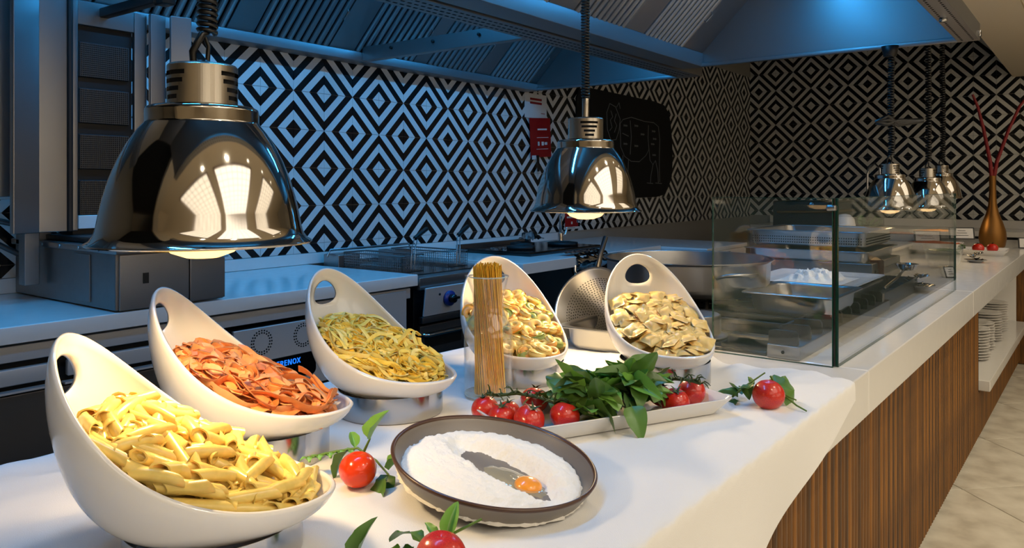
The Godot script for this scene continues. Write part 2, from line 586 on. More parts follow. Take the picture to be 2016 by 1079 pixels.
func build_room() -> void:
	# tiled wall along the cooking line
	var wb := thing("wall_back", "", "", Vector3(-3.3525, 0, 0), PI / 2, "", "structure")
	part(wb, "slab", bx(Vector3(2.05, 1.75, -0.1), Vector3(14.5, 3.5, 0.2)), M.grout)
	# nearest columns first; the farthest corner ends up in the joined field
	lay_tiles(wb, 2.3636, -7, 34, func(k: int): return -2 if k < 11 else -5, 0.975, -9.0, 1.625, 0, 1, 300)
	var wf := thing("wall_far", "", "", Vector3(0, 0, -9.17), 0.0, "", "structure")
	part(wf, "slab", bx(Vector3(1.1, 1.75, -0.1), Vector3(9.2, 3.5, 0.2)), M.grout)
	lay_tiles(wf, -3.24, -1, 23, func(_k: int): return -1, 0.99, -3.345, 2.645, 1, 0, 220)
	# the dining room behind the camera
	shell("wall_right", Vector3(5.6, 1.75, -2.05), Vector3(0.2, 3.5, 14.5), M.plaster)
	shell("wall_behind", Vector3(1.1, 1.75, 5.2), Vector3(9.2, 3.5, 0.2), M.plaster)
	shell("ceiling", Vector3(2.56, 3.5, -2.05), Vector3(5.9, 0.2, 14.5), M.ceiling)
	shell("ceiling", Vector3(-1.97, 3.1, -2.05), Vector3(2.96, 0.2, 14.5), M.dark_ceiling)
	shell("trim_1", Vector3(-0.54, 2.905, -2.05), Vector3(0.32, 0.99, 14.4), M.plaster)
	var cove := thing("cove_lamp", "long white cove light along the edge of the beige soffit", "lamp", Vector3(-0.345, 2.43, -2.6))
	part(cove, "profile", bx(Vector3(0, 0, 0), Vector3(0.05, 0.03, 6.9), 0.003), M.melamine)
	part(cove, "diffuser", bx(Vector3(0.004, 0.018, 0), Vector3(0.03, 0.01, 6.8), 0.003), M.cove_glow)
	# luminous ceiling panels: frame, grid and glowing sheets
	window("ceiling_panel_lamp", Vector3(3.1, 3.385, 1.75), 0.0, 3.7, 2.5, 10, 7, "backlit ceiling panel with a fine grid, nearer the back of the dining room", PI / 2)
	window("ceiling_panel_lamp", Vector3(3.1, 3.385, -1.25), 0.0, 3.7, 2.6, 10, 7, "backlit ceiling panel with a fine grid, beside the serving counter", PI / 2)
	window("ceiling_panel_lamp", Vector3(3.1, 3.385, -5.0), 0.0, 3.7, 2.2, 10, 6, "backlit ceiling panel with a fine grid, at the far end of the dining room", PI / 2)
	window("window_1", Vector3(5.47, 1.65, 1.9), -PI / 2, 4.1, 1.8, 5, 3)
	window("window_2", Vector3(5.47, 1.65, -2.6), -PI / 2, 3.1, 1.8, 4, 3)
	for k in 5:
		downlight(Vector3(0.95, 3.4, 0.6 - 1.45 * k), ["downlight nearest the camera in the row above the aisle", "second downlight of the row above the aisle", "middle downlight of the row above the aisle", "fourth downlight of the row above the aisle", "farthest downlight of the row above the aisle"][k], SPOT_E * [0.4, 0.7, 1.1, 1.1, 0.8][k])
	# floor: dark kitchen floor and diagonal stone tiles for the guests
	var f := thing("floor", "", "", Vector3.ZERO, 0.0, "", "structure")
	part(f, "slab", bx(Vector3(1.1, -0.11, -2.05), Vector3(9.2, 0.2, 14.5)), M.kitchen_floor)
	var tm := bx(Vector3(0, -0.006, 0), Vector3(0.596, 0.012, 0.596), 0.0015).mesh()
	for i in range(-18, 19):
		for j in range(-18, 19):
			var c := Vector3(-0.487, 0, -4.778) + Vector3(0.7071, 0, 0.7071) * 0.6 * (i + 0.5) + Vector3(0.7071, 0, -0.7071) * 0.6 * (j + 0.5)
			if c.x < -1.0 or c.x > 5.2 or c.z < -9.0 or c.z > 2.6:
				continue
			var o := part(f, "floor_tile", tm, M.floor_tile)
			o.position = c
			o.rotation.y = PI / 4

func downlight(at: Vector3, label: String, energy: float) -> void:
	var o := thing("downlight", label, "lamp", at, 0.0, "downlights above the aisle")
	part(o, "trim_ring", mb().lathe([Vector2(0.075, 0.0), Vector2(0.10, -0.004), Vector2(0.10, -0.010), Vector2(0.075, -0.012), Vector2(0.075, 0.0)], 28), M.melamine)
	part(o, "lens", mb().lathe([Vector2(0.0, -0.009), Vector2(0.075, -0.008), Vector2(0.075, -0.002), Vector2(0, -0.002)], 24), M.spot_glow)
	var l := SpotLight3D.new()
	l.name = "lamp_light"
	o.add_child(l)
	l.look_at_from_position(at + Vector3(0, -0.02, 0), at + Vector3(-0.45, -2.5, 0), Vector3(0, 0, 1))
	l.spot_angle = 42.0
	l.spot_angle_attenuation = 0.7
	l.spot_range = 20.0
	l.light_energy = energy
	l.light_color = Color(1.0, 0.945, 0.84)
	l.light_size = 0.07
	l.shadow_enabled = true

func window(called: String, at: Vector3, turn: float, w: float, h: float, nx: int, ny: int, label := "", tip := 0.0) -> void:
	var o := thing(called, label, "lamp" if label else "", at, turn, "", "" if label else "structure")
	o.rotation.x = tip
	var t := 0.07
	part(o, "frame", bx(Vector3(0, h / 2, 0), Vector3(w, t, 0.06), 0.004).box(Vector3(0, -h / 2, 0), Vector3(w, t, 0.06), 0.004).box(Vector3(-w / 2, 0, 0), Vector3(t, h, 0.06), 0.004).box(Vector3(w / 2, 0, 0), Vector3(t, h, 0.06), 0.004), M.brass)
	var bars := mb()
	for i in range(1, nx):
		bars.box(Vector3(-w / 2 + w * i / nx, 0, 0.012), Vector3(0.018, h, 0.02))
	for j in range(1, ny):
		bars.box(Vector3(0, -h / 2 + h * j / ny, 0.012), Vector3(w, 0.022, 0.02))
	part(o, "glazing_bar", bars, M.plaster)
	part(o, "diffuser" if label else "pane", bx(Vector3(0, 0, -0.01), Vector3(w - 0.06, h - 0.06, 0.01)), M.panel_glow if label else M.window_glow)

# -------------------------------------------------------------------- serving counter
func build_counter() -> void:
	var c := thing("serving_counter", "long serving counter with white stone top and dark ribbed wood front", "counter", Vector3(-0.447, 0, 0), deg_to_rad(-0.5))
	for d in [[0.9, -1.943], [-1.943, -3.66], [-3.66, -7.4]]:
		var w := 0.885 if d[0] > 0 else 0.97
		part(c, "worktop", bx(Vector3(-w / 2, TOP - 0.0525, (d[0] + d[1]) / 2), Vector3(w, 0.105, d[0] - d[1] - 0.002), 0.004), M.stone)
	part(c, "carcass", bx(Vector3(-0.51, 0.41, -1.88), Vector3(0.76, 0.77, 5.5)), M.steel_dark)
	part(c, "carcass", bx(Vector3(-0.74, 0.41, -5.9), Vector3(0.3, 0.77, 2.5)), M.steel_dark)
	part(c, "plinth", bx(Vector3(-0.16, 0.03, -3.3), Vector3(0.06, 0.05, 8.2)), M.black)
	part(c, "backing_panel", bx(Vector3(-0.124, 0.40, -1.9), Vector3(0.012, 0.78, 5.5)), M.groove)
	part(c, "backing_panel", bx(Vector3(-0.124, 0.15, -5.9), Vector3(0.012, 0.24, 2.5)), M.groove)
	part(c, "niche_panel", bx(Vector3(-0.56, 0.53, -5.78), Vector3(0.012, 0.5, 2.24)).box(Vector3(-0.34, 0.53, -6.9), Vector3(0.44, 0.5, 0.012)).box(Vector3(-0.34, 0.53, -4.67), Vector3(0.44, 0.5, 0.012)), M.melamine)
	part(c, "niche_panel", bx(Vector3(-0.34, 0.782, -5.78), Vector3(0.44, 0.02, 2.24)), M.melamine)
	part(c, "shelf", bx(Vector3(-0.31, 0.30, -5.79), Vector3(0.52, 0.055, 2.22), 0.004), M.stone, "white shelf slab standing proud of the wood")
	part(c, "drawer_pull", bx(Vector3(-0.103, 0.21, -5.9), Vector3(0.012, 0.022, 0.5), 0.004), M.brass)
	part(c, "end_panel", bx(Vector3(-0.05, 0.40, -7.03), Vector3(0.16, 0.79, 0.16), 0.004), M.wood0)
	var full := bx(Vector3(0, 0.415, 0), Vector3(0.024, 0.76, 0.023), 0.006).mesh()
	var low := bx(Vector3(0, 0.15, 0), Vector3(0.024, 0.235, 0.023), 0.006).mesh()
	for k in 222:
		var z := -0.1 - 0.032 * k
		if z < -6.93:
			break
		var niche := z < -4.66
		var o := part(c, "slat", low if niche else full, M["wood%d" % [0, 1, 0, 2, 0, 1, 2][(k * 5 + k / 3) % 7]])
		o.position = Vector3(-0.11, 0, z)
	# crockery in the niche
	var prof := [Vector2(0, 0.002), Vector2(0.055, 0.002), Vector2(0.06, 0.0), Vector2(0.066, 0.002), Vector2(0.112, 0.013), Vector2(0.115, 0.0155), Vector2(0.112, 0.017), Vector2(0.07, 0.008), Vector2(0.0, 0.007)]
	var pm := mb().lathe(prof, 28).mesh()
	var spots := [[-0.625, -5.25, 11, "nearest"], [-0.635, -5.60, 10, "second"], [-0.625, -5.95, 11, "third"], [-0.63, -6.38, 12, "farthest"]]
	for d in spots:
		for k in d[2]:
			single("dinner_plate", "white dinner plate in the %s plate stack of the counter niche" % d[3], "plate", pm, M.porcelain, Vector3(d[0] + rng.randf_range(-0.003, 0.003), 0.3276 + 0.0165 * k, d[1] + rng.randf_range(-0.003, 0.003)), 0.0, "plates in the %s niche stack" % d[3])
	# glass screen
	var sc := thing("glass_screen", "frameless glass screen with green edges around the stove on the counter", "glass screen")
	var gz0 := -1.925
	pane(sc, Vector3(-0.505, TOP, gz0), Vector3(-0.80, TOP, gz0), 0.398)
	pane(sc, Vector3(-0.499, TOP, gz0 - 0.012), Vector3(-0.482, TOP, -3.67), 0.398)
	part(sc, "corner_bead", bx(Vector3(-0.503, TOP + 0.2, gz0 - 0.004), Vector3(0.006, 0.396, 0.006), 0.001), M.black_gloss)
	part(sc, "clamp", bx(Vector3(-0.508, TOP + 0.375, gz0 - 0.004), Vector3(0.022, 0.014, 0.022), 0.003), M.steel)

func pane(parent: Node3D, a: Vector3, b: Vector3, h: float) -> void:
	var l := a.distance_to(b)
	var o := Node3D.new()
	o.name = "pane"
	parent.add_child(o, true)
	o.position = (a + b) / 2
	o.rotation.y = atan2(-(b - a).z, (b - a).x)
	part(o, "sheet", bx(Vector3(0, h / 2, 0), Vector3(l - 0.002, h - 0.002, 0.008)), M.glass)
	part(o, "edge", bx(Vector3(-l / 2, h / 2, 0), Vector3(0.0015, h, 0.0082)).box(Vector3(l / 2, h / 2, 0), Vector3(0.0015, h, 0.0082)).box(Vector3(0, h - 0.0004, 0), Vector3(l, 0.0012, 0.0082)).box(Vector3(0, 0.0008, 0), Vector3(l, 0.0012, 0.0082)), M.glass_edge)

# -------------------------------------------------------------------- extraction hoods
func filter_row(h: Node3D, x0: float, y0: float, starts: Array, zend: float) -> void:
	# filters lean from the gutter (x0, y0) up and towards the guests at 45 degrees
	var q := 0.70711
	var basis_f := Basis(Vector3(0, 0, -1), Vector3(q, q, 0), Vector3(q, -q, 0))
	var w := 0.46
	var l := 0.56
	var arc := PackedVector2Array()
	for k in 7:
		var a := PI * k / 6.0
		arc.append(Vector2(cos(a) * 0.0165, sin(a) * 0.016))
	for k in 7:
		var a := PI - PI * k / 6.0
		arc.append(Vector2(cos(a) * 0.0145, sin(a) * 0.014))
	var bm := mb()
	for side in 2:
		for k in 6:
			var c0 := arc[k] if side == 0 else arc[7 + k]
			var c1 := arc[k + 1] if side == 0 else arc[8 + k]
			var a := bm.p(Vector3(c0.x, 0.02, c0.y))
			var b := bm.p(Vector3(c0.x, l - 0.02, c0.y))
			var c := bm.p(Vector3(c1.x, l - 0.02, c1.y))
			var d := bm.p(Vector3(c1.x, 0.02, c1.y))
			bm.quad(a, d, c, b)
	bm.box(Vector3(0, 0.018, 0.006), Vector3(0.022, 0.012, 0.014), 0.003)
	var baffle := bm.mesh()
	var z := 0.35
	for i in starts.size() + 1:
		var z1: float = starts[i] if i < starts.size() else zend
		var s := Node3D.new()
		s.name = "filler_strip"
		var st := part(h, "filler_strip", bx(Vector3((z - z1) / 2, l / 2, 0.0), Vector3(maxf(z - z1, 0.02), l, 0.012), 0.002), M.hood)
		st.transform = Transform3D(basis_f, Vector3(x0, y0, z))
		s.free()
		if i == starts.size():
			break
		var f := Node3D.new()
		f.name = "filter"
		h.add_child(f, true)
		f.transform = Transform3D(basis_f, Vector3(x0, y0, z1))
		part(f, "backing", bx(Vector3(w / 2, l / 2, -0.02), Vector3(w, l, 0.01)), M.black)
		part(f, "rail", bx(Vector3(w / 2, 0.008, 0.004), Vector3(w, 0.016, 0.03), 0.002).box(Vector3(w / 2, l - 0.008, 0.004), Vector3(w, 0.016, 0.03), 0.002), M.hood)
		part(f, "handle", mb().tube(PackedVector3Array([Vector3(w - 0.028, 0.2, 0.012), Vector3(w - 0.028, 0.205, 0.03), Vector3(w - 0.028, 0.255, 0.03), Vector3(w - 0.028, 0.26, 0.012)]), 0.003, 5), M.steel)
		for k in 10:
			var o := part(f, "baffle", baffle, M.baffle)
			o.position = Vector3(0.026 + 0.0452 * k, 0, 0)
		z = z1 - w

func hood_tube(at: Vector3, label: String) -> void:
	var t := thing("fluorescent_tube", label, "light", at, 0.0, "blue tubes inside the hoods")
	part(t, "batten", bx(Vector3(0, 0.03, 0), Vector3(0.05, 0.03, 1.16), 0.004), M.melamine)
	part(t, "tube", mb().tube(PackedVector3Array([Vector3(0, 0, -0.56), Vector3(0, 0, 0.56)]), 0.013, 10), M.tube_glow)
	part(t, "end_cap", bx(Vector3(0, 0.005, -0.57), Vector3(0.03, 0.04, 0.02), 0.003), M.melamine)
	part(t, "end_cap", bx(Vector3(0, 0.005, 0.57), Vector3(0.03, 0.04, 0.02), 0.003), M.melamine)

func perforation(h: Node3D, x: float, y: float, z0: float, z1: float, rows: Array, long: float) -> void:
	var b := mb()
	var z := z0
	while z > z1:
		for r in rows:
			b.box(Vector3(x + r, y, z), Vector3(0.008, 0.0012, long))
		z -= 0.036
	part(h, "perforation", b, M.void).set_meta("kind", "stuff")

func build_hood() -> void:
	var h := thing("wall_hood", "stainless extraction hood with slatted filters along the tiled wall", "hood")
	var ze := -4.6
	var zc := (0.4 + ze) / 2
	var zl := 0.4 - ze
	part(h, "gutter", bx(Vector3(-3.285, 2.035, zc), Vector3(0.11, 0.05, zl), 0.003), M.hood)
	part(h, "gutter", bx(Vector3(-2.06, 2.05, zc), Vector3(0.15, 0.08, zl), 0.003), M.hood)
	perforation(h, -2.06, 2.0096, 0.2, ze + 0.1, [-0.04, 0.0, 0.04], 0.02)
	filter_row(h, -3.26, 2.055, [-0.45, -1.05, -1.65, -2.254, -2.885, -3.456, -4.064], ze)
	part(h, "top_panel", bx(Vector3(-2.6, 2.505, zc), Vector3(0.62, 0.01, zl)), M.hood)
	part(h, "inner_panel", bx(Vector3.ZERO, Vector3(0.56, 0.006, zl)), M.hood).transform = Transform3D(Basis(Vector3(0, 0, 1), -0.93), Vector3(-2.24, 2.285, zc))
	var endp := PackedVector2Array([Vector2(-3.34, 2.012), Vector2(-1.985, 2.012), Vector2(-1.985, 2.09), Vector2(-2.35, 2.51), Vector2(-2.86, 2.51), Vector2(-3.34, 2.06)])
	part(h, "end_panel", mb().extrude(endp, ze - 0.008, ze), M.hood)
	part(h, "end_lip", bx(Vector3(-2.66, 2.022, ze + 0.012), Vector3(1.35, 0.022, 0.022), 0.003), M.hood)
	part(h, "cross_bar", bx(Vector3(-2.68, 2.05, -2.955), Vector3(1.1, 0.075, 0.05), 0.003), M.hood, "light blue lit cross bar")
	for x in [-3.0, -2.7, -2.4]:
		part(h, "bolt", mb().tube(PackedVector3Array([Vector3(x, 2.06, -2.93), Vector3(x, 2.06, -2.918)]), 0.008, 8), M.black)
	part(h, "casing", bx(Vector3(-2.65, 2.76, zc), Vector3(1.36, 0.49, zl)), M.steel_dark)
	var g := thing("island_hood", "stainless extraction hood with dark filters hanging above the stove", "hood")
	ze = -4.25
	zc = (0.4 + ze) / 2
	zl = 0.4 - ze
	part(g, "gutter", bx(Vector3(-1.89, 2.05, zc), Vector3(0.13, 0.08, zl), 0.003), M.hood)
	filter_row(g, -1.85, 2.08, [-0.28, -0.93, -1.58, -2.23, -2.88, -3.53], ze)
	part(g, "top_panel", bx(Vector3(-1.22, 2.505, zc), Vector3(0.62, 0.01, zl)), M.hood)
	part(g, "inner_panel", bx(Vector3.ZERO, Vector3(0.60, 0.006, zl)), M.hood).transform = Transform3D(Basis(Vector3(0, 0, 1), -0.82), Vector3(-0.745, 2.285, zc))
	endp = PackedVector2Array([Vector2(-1.95, 2.012), Vector2(-0.46, 2.012), Vector2(-0.46, 2.09), Vector2(-0.56, 2.09), Vector2(-0.95, 2.51), Vector2(-1.46, 2.51), Vector2(-1.95, 2.06)])
	part(g, "end_panel", mb().extrude(endp, ze - 0.008, ze), M.hood)
	part(g, "end_lip", bx(Vector3(-1.2, 2.022, ze + 0.012), Vector3(1.48, 0.022, 0.022), 0.003), M.hood)
	part(g, "flange", bx(Vector3(-0.5, 2.05, zc), Vector3(0.09, 0.08, zl), 0.002), M.hood, "front flange with two rows of round holes")
	perforation(g, -0.5, 2.0096, 0.2, ze + 0.03, [-0.022, 0.022], 0.014)
	for z in [-3.6, -2.4]:
		part(g, "flange_lamp", mb().tube(PackedVector3Array([Vector3(-0.515, 2.012, z), Vector3(-0.515, 1.996, z)]), 0.016, 12), M.chrome)
	part(g, "latch", bx(Vector3(-0.45, 2.035, ze + 0.05), Vector3(0.012, 0.03, 0.03), 0.003), M.chrome)
	part(g, "casing", bx(Vector3(-1.2, 2.76, zc), Vector3(1.4, 0.49, zl)), M.steel_dark)
	var which := ["nearest", "middle", "far"]
	for i in 3:
		hood_tube(Vector3(-2.47, 2.478, TUBE_Z[i]), "bluish fluorescent tube, %s one inside the wall hood" % which[i])
	hood_tube(Vector3(-1.18, 2.478, -3.35), "bluish fluorescent tube at the far end of the island hood")
	hood_tube(Vector3(-1.18, 2.478, -0.85), "bluish fluorescent tube at the near end of the island hood")

# -------------------------------------------------------------------- cooking line along the tiled wall
func build_back_line() -> void:
	var fx := -2.53
	var c := thing("back_counter", "white stone worktop over steel drawers along the tiled wall", "counter")
	part(c, "worktop", bx(Vector3(-2.935, BACK - 0.026, -1.07), Vector3(0.81, 0.052, 3.14), 0.003), M.stone)
	part(c, "upstand", bx(Vector3(-3.332, 0.947, -2.25), Vector3(0.022, 0.056, 5.5), 0.002), M.stone)
	part(c, "carcass", bx(Vector3(-2.97, 0.43, -0.6), Vector3(0.74, 0.83, 2.1)), M.black)
	part(c, "top_rail", bx(Vector3(-2.575, 0.832, -1.07), Vector3(0.03, 0.048, 3.1), 0.002), M.steel_front)
	for k in 4:
		var z := -1.36 + 0.54 * k
		var d := part(c, "drawer", bx(Vector3(-2.575, 0.40, z), Vector3(0.03, 0.62, 0.525), 0.003), M.steel_dark)
		part(d, "pull", bx(Vector3(-2.562, 0.765, z), Vector3(0.02, 0.05, 0.5), 0.004).box(Vector3(-2.555, 0.722, z), Vector3(0.03, 0.006, 0.525)), M.steel_front)
	# undercounter refrigerator with vent holes and display
	var r := thing("undercounter_fridge", "steel undercounter refrigerator with two rings of vent holes and a blue display", "refrigerator", Vector3(fx, 0, 0))
	part(r, "body", bx(Vector3(-0.35, 0.42, -2.12), Vector3(0.68, 0.75, 0.90)), M.black)
	part(r, "grille_panel", bx(Vector3(-0.006, 0.665, -1.935), Vector3(0.014, 0.26, 0.52), 0.002), M.steel_front)
	part(r, "side_panel", bx(Vector3(-0.012, 0.52, -2.39), Vector3(0.014, 0.66, 0.36), 0.002), M.steel_front)
	part(r, "door", bx(Vector3(-0.012, 0.30, -1.935), Vector3(0.02, 0.44, 0.52), 0.003), M.steel_dark)
	for fz in [-1.793, -1.986]:
		var dots := mb()
		for ring in 2:
			var n := 24 if ring == 0 else 20
			for k in n:
				var a := TAU * k / n
				var cc := Vector3(0.0008, 0.738 + sin(a) * (0.045 - 0.009 * ring), fz + cos(a) * (0.045 - 0.009 * ring))
				dots.tube(PackedVector3Array([cc, cc + Vector3(0.0012, 0, 0)]), 0.0034, 7)
		part(r, "vent_ring", dots, M.void)
	var pl := PackedVector2Array()
	for k in 24:
		var a := TAU * k / 24.0
		pl.append(Vector2((0.115 if cos(a) > 0 else -0.115) + cos(a) * 0.024, (0.022 if sin(a) > 0 else -0.022) + sin(a) * 0.024))
	var ds := part(r, "display", mb().extrude(pl, 0.0, 0.006), M.black_gloss, "black rounded control display")
	ds.position = Vector3(0.001, 0.622, -1.905)
	ds.rotation.y = PI / 2
	text_on(ds, "FRENOX", 0.022, Vector3(0.005, 0.021, 0.0068), M.display_blue, "lettering")
	text_on(ds, "-2", 0.026, Vector3(0.012, -0.02, 0.0068), M.display_blue, "digits")
	var gs := mat(Color(0.02, 0.2, 0.08), 0.4)
	part(ds, "switch", bx(Vector3(0.065, -0.018, 0.008), Vector3(0.016, 0.024, 0.006), 0.002), gs, "green switch")
	# fryer
	var f := thing("deep_fryer", "steel deep fryer with tilted control panel and blue knob between white worktops", "fryer")
	part(f, "body", bx(Vector3(-2.94, 0.43, -3.0), Vector3(0.72, 0.82, 0.68), 0.003), M.black)
	part(f, "deck", bx(Vector3(-2.93, 0.87, -3.0), Vector3(0.79, 0.06, 0.69), 0.004), M.steel)
	part(f, "tank", bx(Vector3(-2.92, 0.902, -3.0), Vector3(0.6, 0.004, 0.56)), M.black_gloss)
	for z in [-2.78, -3.17]:
		part(f, "element_head", bx(Vector3(-3.22, 0.935, z), Vector3(0.12, 0.07, 0.15), 0.004), M.steel)
	part(f, "lift_bar", mb().tube(PackedVector3Array([Vector3(-3.22, 0.96, -2.68), Vector3(-3.22, 0.995, -2.7), Vector3(-3.22, 0.995, -3.28), Vector3(-3.22, 0.96, -3.3)]), 0.006, 6), M.steel)
	var pn := part(f, "control_panel", bx(Vector3.ZERO, Vector3(0.012, 0.135, 0.66), 0.003), M.steel_front)
	pn.transform = Transform3D(Basis(Vector3(0, 0, 1), -0.12), Vector3(-2.52, 0.785, -3.0))
	var kb := part(f, "knob", mb().tube(PackedVector3Array([Vector3(-2.515, 0.79, -2.83), Vector3(-2.495, 0.79, -2.83)]), 0.036, 18), M.blue_knob)
	part(kb, "grip", mb().tube(PackedVector3Array([Vector3(-2.496, 0.79, -2.83), Vector3(-2.47, 0.79, -2.83)]), 0.02, 12).box(Vector3(-2.462, 0.795, -2.83), Vector3(0.012, 0.012, 0.05), 0.003), M.black_gloss)
	part(f, "indicator", mb().tube(PackedVector3Array([Vector3(-2.512, 0.815, -2.765), Vector3(-2.506, 0.815, -2.765)]), 0.006, 8), M.black)
	part(f, "ledge", bx(Vector3(-2.54, 0.70, -3.0), Vector3(0.03, 0.03, 0.67), 0.002), M.steel_dark)
	var dr := part(f, "drawer", bx(Vector3(-2.555, 0.42, -3.0), Vector3(0.02, 0.50, 0.66), 0.003), M.steel_dark)
	part(dr, "handle", mb().tube(PackedVector3Array([Vector3(-2.54, 0.63, -2.68), Vector3(-2.51, 0.63, -2.69), Vector3(-2.51, 0.63, -2.96), Vector3(-2.54, 0.63, -2.97)]), 0.009, 8), M.chrome)
	part(dr, "recess", bx(Vector3(-2.544, 0.60, -2.83), Vector3(0.006, 0.07, 0.26)), M.black)
	fry_basket(Vector3(-2.93, 0.985, -2.80), "wire frying basket nearer the steel worktop grill, black handle")
	fry_basket(Vector3(-2.93, 0.985, -3.14), "wire frying basket farther from the grill, black handle over tiles")
	# second and third worktop
	var s := thing("sink_counter", "white stone worktop with foil wrapped edge and dark space below", "counter")
	part(s, "worktop", bx(Vector3(-2.88, BACK - 0.03, -4.15), Vector3(0.88, 0.06, 1.62), 0.003), M.stone)
	part(s, "carcass", bx(Vector3(-3.05, 0.42, -4.15), Vector3(0.5, 0.80, 1.58)), M.black)
	part(s, "leg", bx(Vector3(-2.52, 0.43, -3.40), Vector3(0.04, 0.86, 0.04), 0.002), M.steel_dark)
	part(s, "leg", bx(Vector3(-2.52, 0.43, -4.9), Vector3(0.04, 0.86, 0.04), 0.002), M.steel_dark)
	part(s, "drain_pipe", mb().tube(PackedVector3Array([Vector3(-2.50, 0.86, -4.1), Vector3(-2.50, 0.80, -4.1), Vector3(-2.51, 0.76, -4.13), Vector3(-2.55, 0.74, -4.16), Vector3(-2.6, 0.6, -4.16)]), 0.014, 8), M.steel)
	part(s, "valve", mb().tube(PackedVector3Array([Vector3(-2.45, 0.87, -3.86), Vector3(-2.45, 0.83, -3.86), Vector3(-2.43, 0.81, -3.85)]), 0.015, 8), M.chrome)
	var fo := mb()
	fo.grid(18, 12, func(u: float, v: float):
		var x := -2.46 + 0.035 * sin(v * PI) + 0.004 * fn.get_noise_2d(u * 30, v * 30)
		var y := 0.935 - 0.10 * v + 0.008 * fn.get_noise_2d(u * 40 + 9, v * 40)
		return Vector3(x + 0.012 * fn.get_noise_2d(u * 60, v * 20 + 5), y, -3.86 - 0.36 * u))
	fo.grid(18, 8, func(u: float, v: float): return Vector3(-2.46 - 0.1 * v, 0.936 + 0.010 * fn.get_noise_2d(u * 40 + 3, v * 30), -3.86 - 0.36 * u), true)
	part(s, "foil_wrap", fo, M.foil, "crumpled aluminium foil over the edge")
	var hb := thing("hob", "black cluttered hob set into the worktop behind the foil", "hob", Vector3(-2.9, BACK, -4.1))
	part(hb, "plate", bx(Vector3(0, 0.012, 0), Vector3(0.5, 0.024, 0.8), 0.004), M.black_gloss)
	part(hb, "rim", bx(Vector3(-0.27, 0.025, 0.1), Vector3(0.02, 0.05, 0.7), 0.003), M.steel_dark)
	for d in [[0.05, 0.22, 0.09], [-0.1, 0.0, 0.08], [0.08, -0.2, 0.1]]:
		part(hb, "trivet", mb().lathe([Vector2(d[2] * 0.6, 0.024), Vector2(d[2], 0.024), Vector2(d[2], 0.045), Vector2(d[2] * 0.6, 0.05), Vector2(d[2] * 0.6, 0.024)], 14), M.iron).position = Vector3(d[0], 0, d[1])
	var fb := mb()
	fb.grid(10, 10, func(u: float, v: float): return Vector3(0.02 + (u - 0.5) * 0.14, 0.05 + 0.05 * sin(u * PI) * sin(v * PI) + 0.02 * fn.get_noise_2d(u * 25, v * 25), -0.02 + (v - 0.5) * 0.12))
	single("foil_ball", "crumpled aluminium foil lying on the black hob", "foil", fb.mesh(), M.foil, Vector3(-2.98, BACK + 0.02, -4.12))
	single("foil_scrap", "small foil scrap at the near end of the hob", "foil", mb().grid(8, 8, func(u: float, v: float): return Vector3((u - 0.5) * 0.08, 0.02 + 0.02 * fn.get_noise_2d(u * 30, v * 30 + 7), (v - 0.5) * 0.09)).mesh(), M.foil, Vector3(-2.86, BACK + 0.02, -3.68))
	var kn := thing("black_caddy", "small black block standing behind the hob by the wall", "caddy", Vector3(-3.2, BACK, -4.42), 0.4)
	part(kn, "block", bx(Vector3(0, 0.045, 0), Vector3(0.05, 0.09, 0.08), 0.006), M.black)
	part(kn, "foot", bx(Vector3(0, 0.006, 0), Vector3(0.07, 0.012, 0.1), 0.003), M.black)
	var fa := thing("faucet", "chrome gooseneck tap rising behind the hob", "faucet", Vector3(-3.14, BACK, -4.76))
	var gp := PackedVector3Array([Vector3(0, 0, 0), Vector3(0, 0.17, 0)])
	for k in 9:
		var a := PI * k / 8.0
		gp.append(Vector3(0.07 - 0.07 * cos(a), 0.19 + 0.07 * sin(a), -0.02 * k / 8.0))
	gp.append(Vector3(0.14, 0.15, -0.02))
	part(fa, "spout", mb().tube(gp, 0.012, 10), M.chrome)
	part(fa, "base", mb().lathe([Vector2(0.026, 0), Vector2(0.026, 0.012), Vector2(0.018, 0.02), Vector2(0.018, 0.07), Vector2(0.012, 0.075)], 16), M.chrome)
	part(fa, "lever", mb().tube(PackedVector3Array([Vector3(0, 0.05, -0.02), Vector3(0.01, 0.06, -0.05), Vector3(0.015, 0.11, -0.06)]), 0.008, 7), M.chrome)
	var fz3 := thing("chest_unit", "low white chest unit with glossy top at the end of the tiled wall", "cabinet", Vector3(-2.72, 0, -5.35))
	part(fz3, "top", bx(Vector3(0, 0.895, 0), Vector3(1.22, 0.03, 0.74), 0.004), M.stone)
	part(fz3, "front", bx(Vector3(0.59, 0.62, 0), Vector3(0.03, 0.52, 0.72), 0.004), M.melamine)
	part(fz3, "body", bx(Vector3(-0.03, 0.44, 0), Vector3(1.15, 0.86, 0.70)), M.melamine)
	part(fz3, "badge", bx(Vector3(0.607, 0.86, -0.02), Vector3(0.004, 0.016, 0.05)), M.steel_dark)
	var fc := thing("far_counter", "grey worktop with upstand along the far tiled wall", "counter", Vector3(-0.6, 0, -8.82))
	part(fc, "worktop", bx(Vector3(0, 0.885, 0), Vector3(5.0, 0.05, 0.66), 0.003), M.stone)
	part(fc, "upstand", bx(Vector3(0, 0.95, -0.325), Vector3(5.0, 0.08, 0.02), 0.002), M.stone)
	part(fc, "carcass", bx(Vector3(0, 0.43, -0.03), Vector3(4.9, 0.86, 0.56)), M.black)
	build_grill()

func text_on(parent: Node3D, s: String, h: float, at: Vector3, m: Material, called: String) -> void:
	var t := TextMesh.new()
	var f := SystemFont.new()
	f.font_names = PackedStringArray(["Droid Sans"])
	f.font_weight = 700
	t.font = f
	t.text = s
	t.font_size = 32
	t.pixel_size = h / 24.0
	t.depth = 0.001
	t.curve_step = 2.0
	part(parent, called, t, m).position = at

